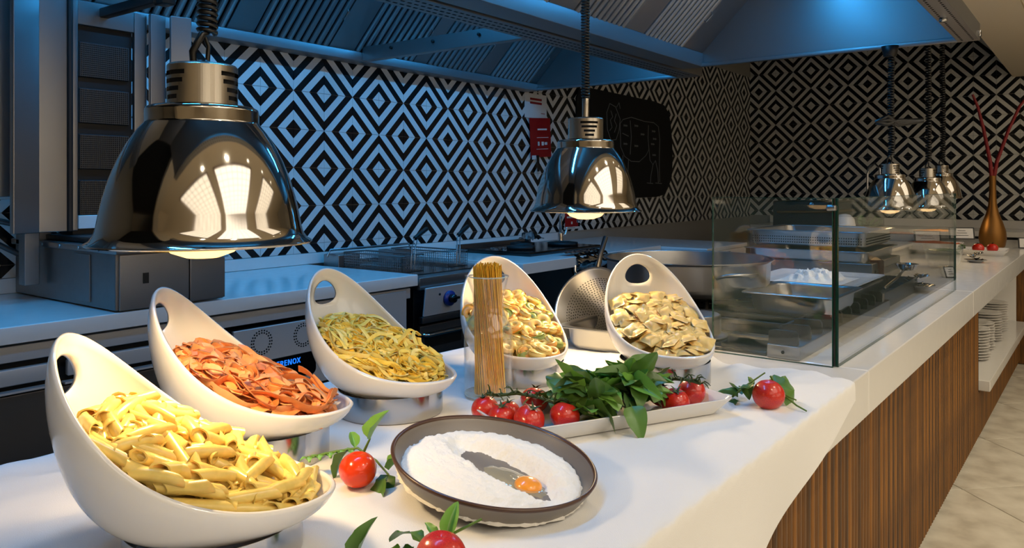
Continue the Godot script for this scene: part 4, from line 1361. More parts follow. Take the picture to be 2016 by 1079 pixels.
func penne() -> void:
	var ms := []
	for v in 3:
		var b := mb()
		var l := 0.052 + 0.004 * v
		var r := 0.0071
		var n := 14
		var bend := [0.0, 0.0035, -0.0025][v] as float
		var rings := []
		for e in [[-1.0, 1.0], [-0.5, 1.0], [0.0, 1.0], [0.5, 1.0], [1.0, 1.0], [1.0, 0.97], [1.0, 0.75], [0.98, 0.72], [0.5, 0.72], [0.0, 0.72], [-0.5, 0.72], [-0.98, 0.72], [-1.0, 0.75], [-1.0, 0.97]]:
			var ring := []
			for j in n:
				var a := TAU * j / n
				var rr: float = r * e[1] * (1.0 + 0.025 * cos(a * 7))
				var x: float = e[0] * l / 2 + (cos(a) * rr * 1.15 if absf(e[0]) > 0.9 else cos(a) * rr * 1.15 * absf(e[0]))
				ring.append(b.p(Vector3(x, sin(a) * rr + bend * (1.0 - e[0] * e[0]), cos(a) * rr)))
			rings.append(ring)
		for i in rings.size():
			var i2 := (i + 1) % rings.size()
			for j in n:
				var j2 := (j + 1) % n
				b.quad(rings[i][j], rings[i2][j], rings[i2][j2], rings[i][j2])
		ms.append(b.mesh())
	drop_pieces(0, 175, "penne", "piece of pale yellow penne in the nearest bowl", "penne in the nearest bowl", ms, [M.penne], 0.36, 0.001, 0.90)

func ravioli() -> void:
	var ms := []
	for v in 3:
		var b := mb()
		var s := 0.034 + 0.002 * v
		for side in 2:
			var sg := 1.0 if side == 0 else -1.0
			b.grid(10, 10, func(u: float, w: float):
				var x: float = u * 2 - 1
				var z: float = w * 2 - 1
				var e := maxf(absf(x), absf(z))
				var h := 0.0014 + 0.0060 * pow(maxf(0.0, 1.0 - pow(e / 0.70, 4.0)), 0.7)
				var crimp := 1.0 + (0.02 * cos((x if absf(z) > absf(x) else z) * 22.0) if e > 0.99 else 0.0)
				var curl: float = [0.0, 0.05, -0.04][v] * (x * x + z * 0.4) * s * 1.6
				return Vector3(x * s / 2 * crimp, sg * h * (1.0 if side == 0 else 0.6) + curl, z * s / 2 * crimp), side == 0)
		ms.append(b.mesh())
	drop_pieces(4, 110, "ravioli", "square filled ravioli in the right bowl", "ravioli in the right bowl", ms, [M.ravioli], 0.42, 0.001, 0.88)

func tortellini() -> void:
	var ms := []
	for v in 2:
		var b := mb()
		b.grid(22, 10, func(u: float, w: float):
			var a: float = u * TAU
			var thick := 0.0060 + 0.0046 * pow((1 + cos(a)) / 2, 1.5)
			var c := Vector3(cos(a) * 0.0115, 0, sin(a) * 0.0105)
			var o: Vector3 = c.normalized()
			var t: float = w * TAU
			return c + (o * cos(t) + Vector3.UP * sin(t) * 0.85) * thick)
		# the folded brim
		b.grid(14, 3, func(u: float, w: float):
			var a: float = lerpf(-1.5, 1.5, u)
			var rr: float = 0.0150 + w * (0.0045 + 0.0015 * v) * cos(a * 0.9)
			return Vector3(cos(a) * rr, 0.002 + w * 0.006 * (0.6 + 0.4 * cos(a)) + 0.0008 * sin(u * 30.0), sin(a) * rr * 0.95))
		ms.append(b.mesh())
	var mats := [M.tort_yellow, M.tort_orange, M.tort_yellow, M.tort_green, M.tort_yellow, M.tort_orange, M.tort_green, M.tort_yellow]
	var names := {M.tort_yellow: ["yellow", 0], M.tort_orange: ["orange", 0], M.tort_green: ["green", 0]}
	for c in [[M.tort_yellow, "pale yellow tortellino in the bowl behind the spaghetti jar", 58], [M.tort_orange, "orange tortellino in the bowl behind the spaghetti jar", 28], [M.tort_green, "green tortellino in the bowl behind the spaghetti jar", 22]]:
		drop_pieces(3, c[2], "tortellini", c[1], "%s tortellini" % names[c[0]][0], ms, [c[0]], 0.45, 0.003, 0.91)

func ribbons(i: int, m: String, n: int, w: float, th: float, called: String, label: String) -> void:
	var bt: Transform3D = bowls[i].transform
	for k in n:
		var pts := PackedVector3Array()
		var sides := PackedVector3Array()
		var rho := sqrt((k + 0.5) / n) * 0.95
		var c := heap(k * 2.39996, rho)
		var pos := Vector2(c.x, c.z)
		var head := rng.randf() * TAU
		var edge_up := rng.randf() < 0.55
		var turn := rng.randf_range(-0.3, 0.3)
		var bias := rng.randf_range(0.25, 0.5) * (1.0 if rng.randf() < 0.5 else -1.0) if edge_up else 0.0
		var ph := rng.randf() * TAU
		var tw := rng.randf_range(-0.45, 0.45)
		var roll0 := rng.randf_range(0.75, 1.35) * (1.0 if rng.randf() < 0.5 else -1.0) if edge_up else rng.randf_range(-0.35, 0.35)
		var layer := (-0.012 if c.y > 0.045 else -0.003) + 0.022 * fposmod(k * 0.618, 1.0)
		var steps := 30 if w < 0.01 else 26
		for s in steps:
			var rel := pos - Vector2(0.035, 0)
			var t := atan2(rel.y / 0.11, rel.x / 0.15)
			var rp := rim_point(t)
			var full := Vector2((rp.x * 0.90 - 0.035), rp.z * 0.94).length()
			var rr := rel.length() / maxf(full, 0.01)
			if rr > 0.88:                     # turn back towards the middle
				head = lerp_angle(head, (-rel).angle(), 0.4)
			if rr > 0.97:
				pos = Vector2(0.035, 0) + rel * (0.97 / rr)
			var h := heap(t, minf(rr, 1.0))
			pos.x = minf(pos.x, 0.150)
			pts.append(Vector3(pos.x, maxf(0.026, h.y) + layer + 0.007 * sin(ph + s * 0.42) - 0.010 * smoothstep(0.9, 1.1, rr) * smoothstep(0.03, 0.06, h.y), pos.y))
			var flat := Vector3(-sin(head), 0, cos(head))
			var roll := roll0 + tw * sin(ph * 2.0 + s * 0.3)
			sides.append(flat * cos(roll) + Vector3.UP * sin(roll))
			turn = clampf(turn * 0.85 + rng.randf_range(-0.2, 0.2), -0.5, 0.5)
			head += turn + bias
			pos += Vector2(cos(head), sin(head)) * 0.0068
		var o := single(called, label, "pasta", mb().ribbon(pts, sides, w * rng.randf_range(0.9, 1.1), th).mesh(), M[[m, m, m.split("_")[0] + "_pale", m.split("_")[0] + "_deep"][k % 4]], Vector3.ZERO, 0.0, "%s tangle" % called.replace("_", " "))
		o.transform = bt

# -------------------------------------------------------------------- lofted trays and pans
func rrect(w: float, l: float, r: float, y: float) -> PackedVector3Array:
	var out := PackedVector3Array()
	for c in 4:
		var cx: float = (w / 2 - r) * [1, -1, -1, 1][c]
		var cz: float = (l / 2 - r) * [1, 1, -1, -1][c]
		for k in 6:
			var a := PI / 2 * c + PI / 2 * k / 5.0
			out.append(Vector3(cx + r * cos(a), y, cz + r * sin(a)))
	return out

func loft(rings: Array, close_first := true, close_last := true) -> Mb:    # rings outside upwards, then inside downwards
	var b := mb()
	var n: int = rings[0].size()
	var last := []
	for i in rings.size():
		var cur := []
		for q in rings[i]:
			cur.append(b.p(q))
		if i > 0:
			for k in n:
				var k2 := (k + 1) % n
				b.quad(last[k], cur[k], cur[k2], last[k2])
		last = cur
	for e in 2:
		if (e == 0 and close_first) or (e == 1 and close_last):
			var ring: PackedVector3Array = rings[0] if e == 0 else rings[-1]
			var c := Vector3.ZERO
			for q in ring:
				c += q
			var ci := b.p(c / n)
			var ids := []
			for q in ring:
				ids.append(b.p(q))
			for k in n:
				var k2 := (k + 1) % n
				if e == 0:
					b.tri(ci, ids[k], ids[k2])
				else:
					b.tri(ci, ids[k2], ids[k])
	return b

func gn_pan(w: float, l: float, d: float) -> Mb:      # rim at y = 0, flat flange, rounded corners
	return loft([rrect(w - 0.05, l - 0.05, 0.04, -d), rrect(w - 0.036, l - 0.036, 0.045, -d + 0.012), rrect(w - 0.03, l - 0.03, 0.045, -0.003), rrect(w, l, 0.02, -0.004), rrect(w + 0.001, l + 0.001, 0.02, -0.001), rrect(w - 0.002, l - 0.002, 0.02, 0.001), rrect(w - 0.032, l - 0.032, 0.045, 0.0), rrect(w - 0.036, l - 0.036, 0.043, -0.006), rrect(w - 0.042, l - 0.042, 0.043, -d + 0.014), rrect(w - 0.06, l - 0.06, 0.036, -d + 0.003)])

# -------------------------------------------------------------------- leaves and tomatoes
var leaf_meshes := []
var tomato_meshes := []

func leaf_mesh(curl: float, fold: float, wide: float, wave: float) -> ArrayMesh:   # 1 m long along +x, upper side +y
	var b := mb()
	b.grid(12, 8, func(u: float, v: float):
		var s: float = v * 2.0 - 1.0
		var w := wide * pow(sin(PI * pow(u, 0.72)), 0.62) * (1.0 - 0.3 * u) + 0.012 * (1.0 - u)
		var a: float = u * curl
		var x := sin(a) / curl if absf(curl) > 0.01 else u
		var y := -(1.0 - cos(a)) / curl if absf(curl) > 0.01 else 0.0
		y += absf(s) * w * fold + wave * sin(u * 15.0 + s * 2.0) * s * s * w
		y += 0.02 * absf(s) * sin(u * 34.0) * w
		return Vector3(x, y, s * w * sqrt(maxf(0.1, 1.0 - fold * fold * 0.5))), true)
	return b.mesh()

func leaf(parent: Node3D, at: Vector3, yaw: float, pitch: float, length: float, roll := 0.0, kind := -1, tone := -1) -> void:
	if leaf_meshes.is_empty():
		leaf_meshes = [leaf_mesh(0.9, 0.35, 0.36, 0.10), leaf_mesh(1.5, 0.25, 0.40, 0.16), leaf_mesh(-0.5, 0.55, 0.33, 0.1), leaf_mesh(0.5, 0.9, 0.33, 0.08), leaf_mesh(1.8, 0.12, 0.42, 0.2)]
	var k := kind if kind >= 0 else rng.randi() % 5
	var t: int = tone if tone >= 0 else [0, 0, 1, 2][rng.randi() % 4]
	var o := part(parent, "leaf", leaf_meshes[k], M["leaf%d" % t])
	o.transform = Transform3D(Basis(Vector3.UP, yaw) * Basis(Vector3(0, 0, 1), pitch) * Basis(Vector3(1, 0, 0), roll) * Basis.from_scale(Vector3.ONE * length), at)

func tomato(at: Vector3, r: float, label: String, group := "", m: Material = null, calyx := true, lean := Vector3.UP) -> Node3D:
	if tomato_meshes.is_empty():
		for v in 2:
			var b := mb()
			b.grid(28, 18, func(u: float, w: float):
				var a: float = u * TAU
				var f: float = -PI / 2 + PI * w
				var rr := cos(f) * (1.0 + 0.02 * cos(a * 5.0) * sin(PI * w) + (0.04 * v) * cos(a * 2.0))
				var y := sin(f) * (0.93 - 0.05 * v)
				y -= 0.16 * exp(-rr * rr / 0.05) * (1.0 if f > 0 else -0.3)
				return Vector3(rr * cos(a), y, rr * sin(a)), true)
			tomato_meshes.append(b.mesh())
		var c := mb()
		for k in 5:
			var a := TAU * k / 5
			var d := Vector3(cos(a), 0, sin(a))
			var sd := Vector3(-sin(a), 0, cos(a))
			var ids := []
			for s in 5:
				var f := s / 4.0
				var q := d * 0.62 * f + Vector3(0, 0.80 + 0.12 * sin(f * PI) + 0.22 * f * f, 0)
				var hw := 0.11 * (1.0 - f) + 0.012
				ids.append([c.p(q - sd * hw), c.p(q + sd * hw)])
			for s in 4:
				c.quad(ids[s][0], ids[s][1], ids[s + 1][1], ids[s + 1][0])
		tomato_meshes.append(c.mesh())
	var o := thing("tomato", label, "tomato", at, rng.randf() * TAU, group)
	var ax := Vector3.UP.cross(lean.normalized())
	var bs := Basis(ax.normalized(), Vector3.UP.angle_to(lean)) if ax.length() > 0.001 else Basis()
	var f := part(o, "fruit", tomato_meshes[rng.randi() % 2], m if m else M.tomato)
	f.transform = Transform3D(bs * Basis.from_scale(Vector3.ONE * r), Vector3(0, r * 0.9, 0))
	if calyx:
		var c := part(o, "calyx", tomato_meshes[2], M.vine)
		c.transform = f.transform
	return o

func sprig(label: String, at: Vector3, leaves: Array, stems: Array, group := "") -> Node3D:
	var o := thing("basil_sprig", label, "herb", at, 0.0, group)
	for s in stems:
		var pts := PackedVector3Array()
		for q in s:
			pts.append(q)
		part(o, "stem", mb().tube(pts, 0.0021, 6, true, 0.0014), M.stem)
	for l in leaves:
		leaf(o, l[0], l[1], l[2], l[3], l[4] if l.size() > 4 else 0.0, l[5] if l.size() > 5 else -1, l[6] if l.size() > 6 else -1)
	return o

func build_table_food() -> void:
	# ---- spaghetti jar
	var jp := Vector3(-0.99, TOP + 0.004, -1.237)
	var out := [Vector2(0.0, 0.0), Vector2(0.045, 0.0), Vector2(0.0495, 0.004), Vector2(0.0495, 0.12), Vector2(0.048, 0.132), Vector2(0.043, 0.147), Vector2(0.035, 0.16), Vector2(0.0312, 0.172), Vector2(0.0303, 0.184), Vector2(0.0325, 0.203), Vector2(0.037, 0.224), Vector2(0.0405, 0.240)]
	var prof := out.duplicate()
	prof.append(Vector2(0.0395, 0.2412))
	for i in range(out.size() - 1, 0, -1):
		prof.append(out[i] - Vector2(0.0022, -0.0035 if i < 2 else 0.0))
	prof.append(Vector2(0, 0.0045))
	var jar := thing("glass_jar", "clear glass carafe holding a bundle of raw spaghetti", "jar", jp)
	var jm := mb().lathe(prof, 56)
	for i in jm.v.size():                      # the pouring lip, on the left
		var q := jm.v[i]
		if q.y > 0.215:
			var d := Vector2(q.x, q.z).normalized().dot(Vector2(-0.78, 0.62))
			jm.v[i] += Vector3(-0.78, 0.15, 0.62) * 0.008 * pow(maxf(d, 0.0), 6.0) * (q.y - 0.215) / 0.025
	part(jar, "glass", jm, M.jar_glass)
	part(jar, "base", mb().lathe([Vector2(0.0, 0.0003), Vector2(0.045, 0.0003), Vector2(0.0488, 0.004), Vector2(0.0488, 0.007), Vector2(0.0, 0.005)], 48), M.glass_thick)
	part(jar, "rim", mb().lathe([Vector2(0.0393, 0.2385), Vector2(0.041, 0.2395), Vector2(0.0408, 0.2415), Vector2(0.0392, 0.2412), Vector2(0.0393, 0.2385)], 56), M.glass_thick)
	for k in 230:
		var rr := sqrt((k + 0.5) / 230.0)
		var a := k * 2.39996
		var l := 0.255 + rng.randf_range(-0.007, 0.007)
		var a2 := a + 0.75 + rng.randf_range(-0.12, 0.12)
		var p0 := Vector3(cos(a) * rr * 0.032 + 0.004, 0.006, sin(a) * rr * 0.032)
		var p1 := Vector3(cos(a2) * rr * 0.029 - 0.003, 0.006 + l, sin(a2) * rr * 0.029)
		single("spaghetti", "strand of raw spaghetti standing in the glass carafe", "pasta", mb().tube(PackedVector3Array([p0, (p0 + p1) / 2, p1]), 0.00105, 5).mesh(), [M.spaghetti, M.spaghetti_pale, M.spaghetti, M.spaghetti_deep][k % 4], jp, 0.0, "raw spaghetti in the carafe")
	# ---- rectangular tray with tomatoes and basil
	var tc := Vector3(-0.7195, TOP + 0.003, -1.238)
	var tturn := deg_to_rad(63.3)
	var tray := thing("serving_tray", "long white rectangular tray of tomatoes and basil", "tray", tc, tturn)
	part(tray, "dish", loft([rrect(0.40, 0.12, 0.012, 0.0), rrect(0.41, 0.13, 0.014, 0.002), rrect(0.46, 0.172, 0.016, 0.031), rrect(0.459, 0.171, 0.016, 0.0325), rrect(0.453, 0.165, 0.014, 0.0325), rrect(0.406, 0.126, 0.012, 0.006), rrect(0.39, 0.11, 0.01, 0.005)]), M.porcelain)
	var tt := tray.transform
	var spots := [[-0.874, -1.082, 0.0245, "leftmost tomato on the vine behind the flour plate"], [-0.824, -1.066, 0.0235, "second tomato from the left, half hidden by the plate rim"], [-0.832, -1.095, 0.022, "small tomato at the back of the vine on the tray"], [-0.770, -1.072, 0.0265, "broad tomato in front of the vine behind the plate"], [-0.735, -1.128, 0.0262, "round tomato beside the basil, right end of the left vine"], [-0.835, -1.178, 0.0262, "tomato standing highest behind the vine, beside the spaghetti jar"], [-0.622, -1.322, 0.0262, "tomato at the front of the tray right of the basil"], [-0.628, -1.408, 0.0265, "tomato behind the front one right of the basil"], [-0.672, -1.36, 0.023, "tomato mostly hidden behind the basil heap"]]
	for s in spots:
		tomato(Vector3(s[0], TOP + 0.0085, s[1]), s[2], s[3], "tomatoes on the white tray", null, true, Vector3(rng.randf_range(-0.4, 0.4), 1, rng.randf_range(-0.4, 0.4)))
	for v in 2:
		var vt := thing("tomato_vine", ["curly green vine lying over the left tomatoes of the tray", "curly green vine over the right tomatoes of the tray"][v], "vine")
		var path: Array = [[Vector3(-0.872, 0.957, -1.085), Vector3(-0.85, 0.957, -1.09), Vector3(-0.82, 0.962, -1.105), Vector3(-0.79, 0.958, -1.12), Vector3(-0.755, 0.952, -1.125)], [Vector3(-0.672, 0.952, -1.355), Vector3(-0.645, 0.962, -1.365), Vector3(-0.62, 0.962, -1.375), Vector3(-0.60, 0.956, -1.385)]][v]
		part(vt, "stalk", mb().tube(PackedVector3Array(path), 0.0028, 7), M.vine)
		for k in 26:
			var c: Vector3 = path[k % path.size()].lerp(path[(k + 1) % path.size()] if (k + 1) % path.size() else path[k % path.size()], rng.randf())
			var d := Vector3(rng.randf_range(-1, 1), rng.randf_range(-0.1, 0.5), rng.randf_range(-1, 1)).normalized()
			part(vt, "tendril", mb().tube(PackedVector3Array([c, c + d * 0.011 + Vector3(0, 0.004, 0), c + d * 0.02, c + d * 0.026 - Vector3(0, 0.005, 0)]), 0.0016, 5, true, 0.0006), M.vine)
	var words := ["tallest basil sprig at the back of the heap", "basil sprig hanging over the front rim of the tray", "basil sprig at the left end of the heap beside the round tomato", "basil sprig lying at the right end of the heap", "basil sprig in the middle of the heap on the tray"]
	for k in 36:
		var lx: float = lerpf(-0.075, 0.115, fposmod(k * 0.618, 1.0))
		var lz: float = lerpf(-0.055, 0.05, fposmod(k * 0.755 + 0.2, 1.0))
		var h: float = 0.012 + 0.050 * (1.0 - pow(absf(lx - 0.02) / 0.14, 2.0)) * (0.5 + 0.5 * fposmod(k * 0.77, 1.0)) 
		var at: Vector3 = tt * Vector3(lx, h, lz)
		var lv := []
		for n in 4:
			lv.append([Vector3(rng.randf_range(-0.012, 0.012), rng.randf_range(-0.004, 0.014), rng.randf_range(-0.012, 0.012)), rng.randf() * TAU, rng.randf_range(-0.02, 0.9), rng.randf_range(0.05, 0.078), rng.randf_range(-0.8, 0.8)])
		var d := rng.randf() * TAU
		sprig("%s" % [words[k] if k < 5 else "basil sprig buried in the green heap on the tray"][0], at, lv, [[Vector3(cos(d) * -0.03, -0.006, sin(d) * -0.03), Vector3(0, 0.004, 0), Vector3(cos(d) * 0.02, 0.012, sin(d) * 0.02)]], "basil heap on the tray")
	sprig("large basil leaf drooping over the tray's front rim", tt * Vector3(0.0, 0.040, 0.082), [[Vector3(0, 0.004, 0), deg_to_rad(-40), -0.55, 0.062, 0.2, 0, 0]], [[Vector3(-0.02, 0.01, -0.02), Vector3(0, 0.004, 0)]], "")
	sprig("big dark basil leaf standing up between jar and tray", Vector3(-0.86, TOP + 0.035, -1.27), [[Vector3(0, 0, 0), deg_to_rad(60), 1.1, 0.055, 0.3, 4, 1], [Vector3(0.01, 0, 0), deg_to_rad(-20), 0.7, 0.045, -0.3, 0, 0]], [[Vector3(0.03, -0.02, 0.04), Vector3(0, 0, 0)]], "")
	# ---- plate of flour with an egg
	var n := Vector3(0.166, 0.986, -0.017).normalized()
	var ax := Vector3.UP.cross(n).normalized()
	var pb := Basis(ax, Vector3.UP.angle_to(n))
	var pc := Vector3(-0.670, 0.952, -0.851) - n * 0.034
	var pt := Transform3D(pb, pc)
	var plate := thing("flour_plate", "round grey stoneware plate with brown rim, tilted, holding flour", "plate")
	plate.transform = pt
	part(plate, "dish", mb().lathe([Vector2(0, 0), Vector2(0.118, 0), Vector2(0.126, 0.003), Vector2(0.1415, 0.028), Vector2(0.1428, 0.0325), Vector2(0.1385, 0.0325), Vector2(0.136, 0.027), Vector2(0.1225, 0.0085), Vector2(0.115, 0.0065), Vector2(0, 0.006)], 96), M.plate_grey)
	part(plate, "rim_band", mb().lathe([Vector2(0.1420, 0.0295), Vector2(0.1434, 0.0325), Vector2(0.1408, 0.0352), Vector2(0.1380, 0.0328), Vector2(0.1376, 0.0310)], 96), M.plate_rim, "brown glazed rim")
	var fl := mb()
	var wc := Vector2(0.008, -0.014)
	fl.grid(150, 60, func(u: float, v: float):
		var a: float = u * TAU
		var rmax := 0.133 + 0.004 * fn.get_noise_2d(cos(a) * 9.0, sin(a) * 9.0) + 0.002 * fn.get_noise_2d(cos(a) * 50.0, sin(a) * 50.0)
		if cos(a + 0.9) > 0.2:
			rmax -= 0.005 * (cos(a + 0.9) - 0.2)
		var r: float = rmax * v
		var x := r * cos(a)
		var z := r * sin(a)
		var h := 0.021 * pow(maxf(0.0, 1.0 - pow(v, 3.0)), 0.7) + 0.003
		h += 0.0035 * fn.get_noise_2d(x * 38.0, z * 38.0) + 0.0016 * fn.get_noise_2d(x * 140.0, z * 140.0) + 0.0008 * fn.get_noise_2d(x * 420.0, z * 420.0)
		var ev := Vector2(x, z) - wc
		ev = Vector2(ev.x * 0.99 + ev.y * 0.13, ev.y * 0.99 - ev.x * 0.13)
		var wob := 0.12 * fn.get_noise_2d(x * 45.0 + 20.0, z * 45.0) + 0.06 * fn.get_noise_2d(x * 130.0, z * 130.0)
		var e := sqrt(pow(ev.x / 0.088, 2) + pow(ev.y / 0.037, 2)) + wob
		var k := smoothstep(0.72, 1.5, e)
		h = lerpf(-0.004, h, k)
		return Vector3(x, 0.006 + h * clampf((1.0 - v) * 20.0, 0.3, 1.0), z), true)
	var fo := single("flour_mound", "white flour heaped in a ring with an open well on the grey plate", "flour", fl.mesh(), M.flour)
	fo.transform = pt
	var eg := thing("egg", "cracked raw egg with orange yolk in the flour well", "egg")
	eg.transform = pt
	part(eg, "yolk", mb().grid(28, 12, func(u: float, v: float):
		var f: float = v * PI / 2
		return Vector3(0.050 + 0.0195 * cos(f) * cos(u * TAU), 0.0065 + 0.0115 * pow(sin(f), 0.9), -0.017 + 0.0195 * cos(f) * sin(u * TAU)), true), M.yolk)
	part(eg, "egg_white", mb().grid(40, 8, func(u: float, v: float):
		var a: float = u * TAU
		var r: float = v * (1.0 + 0.12 * fn.get_noise_2d(cos(a) * 4.0, sin(a) * 4.0))
		return Vector3(0.030 + 0.052 * r * cos(a), 0.0065 + 0.0045 * sqrt(maxf(0.0, 1.0 - v * v)) + 0.0006 * sin(r * 30.0), -0.014 + 0.024 * r * sin(a)), true), M.egg_white)
	# ---- loose tomatoes with sprigs
	tomato(Vector3(-0.835, TOP + 0.003, -0.75), 0.0275, "orange red tomato standing alone between the bowls and the flour plate", "", M.tomato_light, false)
	sprig("flowering basil sprig behind the lone tomato by the flour plate", Vector3(-0.855, TOP + 0.03, -0.78), [[Vector3(0.012, 0.03, 0.0), deg_to_rad(45), 1.2, 0.05, 0.4, 3, 2], [Vector3(-0.018, 0.012, 0.015), deg_to_rad(205), -0.75, 0.05, 0.2, 0, 0], [Vector3(-0.02, 0.012, 0.0), deg_to_rad(150), 0.7, 0.034, 0, 3, 2], [Vector3(0.045, -0.008, -0.005), deg_to_rad(25), 0.9, 0.045, 0.2, 3, 2], [Vector3(0.05, -0.012, 0.0), deg_to_rad(-65), -0.4, 0.04, 0, 1, 1], [Vector3(0.055, -0.012, 0.012), deg_to_rad(-70), -0.5, 0.055, 0.6, 0, 0]], [[Vector3(-0.075, -0.002, 0.045), Vector3(-0.04, 0.008, 0.022), Vector3(-0.01, 0.015, 0.004), Vector3(0.02, 0.0, -0.005), Vector3(0.05, -0.012, 0.0)], [Vector3(0.0, 0.012, 0), Vector3(0.012, 0.032, 0)]])
	var fs := thing("basil_flowers", "tiny green flower heads along the sprig left of the lone tomato", "herb", Vector3(-0.855, TOP + 0.03, -0.78))
	for k in 9:
		var c := Vector3(-0.075, -0.002, 0.045).lerp(Vector3(-0.02, 0.012, 0.01), k / 8.0)
		for e in 3:
			leaf(fs, c, e * 2.1 + k, 0.3, 0.012, 0, 1, 2)
	tomato(Vector3(-0.506, TOP + 0.003, -1.483), 0.030, "red tomato on the cloth in front of the glass screen", "", null, false)
	sprig("basil sprig with a big leaf behind the tomato by the glass screen", Vector3(-0.52, TOP + 0.012, -1.515), [[Vector3(0.01, 0.03, 0.0), deg_to_rad(8), -0.2, 0.075, 0.55, 4, 0], [Vector3(0.0, 0.03, 0.0), deg_to_rad(-10), 0.3, 0.055, 0.5, 0, 0], [Vector3(-0.03, 0.024, 0.03), deg_to_rad(-58), 0.05, 0.055, 0.3, 2, 0], [Vector3(-0.03, 0.028, 0.018), deg_to_rad(-75), -0.2, 0.04, 0.3, 0, 1], [Vector3(-0.045, 0.004, 0.012), deg_to_rad(160), 0.2, 0.04, 0.3, 2, 1], [Vector3(-0.05, 0.0, 0.02), deg_to_rad(190), 0.3, 0.045, 0.0, 3, 0], [Vector3(-0.045, -0.004, 0.03), deg_to_rad(230), -0.1, 0.04, 0, 1, 1], [Vector3(-0.03, 0.02, 0.0), deg_to_rad(130), 0.9, 0.025, 0, 3, 0]], [[Vector3(-0.06, 0.0, 0.025), Vector3(-0.035, 0.025, 0.012), Vector3(-0.005, 0.05, -0.005)], [Vector3(0.005, 0.045, -0.005), Vector3(0.03, 0.015, 0.0), Vector3(0.06, 0.0, 0.01), Vector3(0.08, -0.006, 0.015)], [Vector3(0.03, 0.015, 0.0), Vector3(0.055, 0.006, -0.005)]])
	tomato(Vector3(-0.568, TOP + 0.002, -0.628), 0.0285, "red tomato at the bottom edge of the view below the flour plate", "", null, false)
	sprig("basil sprig lying against the tomato at the bottom edge", Vector3(-0.597, TOP + 0.026, -0.655), [[Vector3(-0.012, 0.0, 0.014), deg_to_rad(170), 0.65, 0.05, 0.5, 4, 0], [Vector3(0.006, 0.004, -0.008), deg_to_rad(100), 1.0, 0.042, 0.3, 3, 2], [Vector3(-0.02, -0.012, 0.02), deg_to_rad(200), 0.1, 0.04, 0, 1, 0], [Vector3(-0.035, -0.01, 0.028), deg_to_rad(185), 0.3, 0.022, 0, 1, 2], [Vector3(-0.01, -0.012, 0.02), deg_to_rad(250), -0.1, 0.045, 0, 0, 1], [Vector3(-0.006, 0.0, 0.0), deg_to_rad(160), 0.7, 0.026, 0, 3, 2]], [[Vector3(-0.02, -0.016, 0.035), Vector3(0.0, 0.0, 0.0), Vector3(0.035, 0.022, -0.035)]])
	sprig("single upright basil leaf left of the bottom tomato", Vector3(-0.672, TOP + 0.004, -0.602), [[Vector3.ZERO, deg_to_rad(70), 1.25, 0.05, 0.2, 3, 0]], [[Vector3(0.01, 0, 0.02), Vector3.ZERO]])
	sprig("tip of a basil leaf right of the bottom tomato", Vector3(-0.508, TOP + 0.006, -0.660), [[Vector3.ZERO, deg_to_rad(120), 0.3, 0.04, 0.1, 0, 0]], [[Vector3(0.01, 0, 0.02), Vector3.ZERO]])

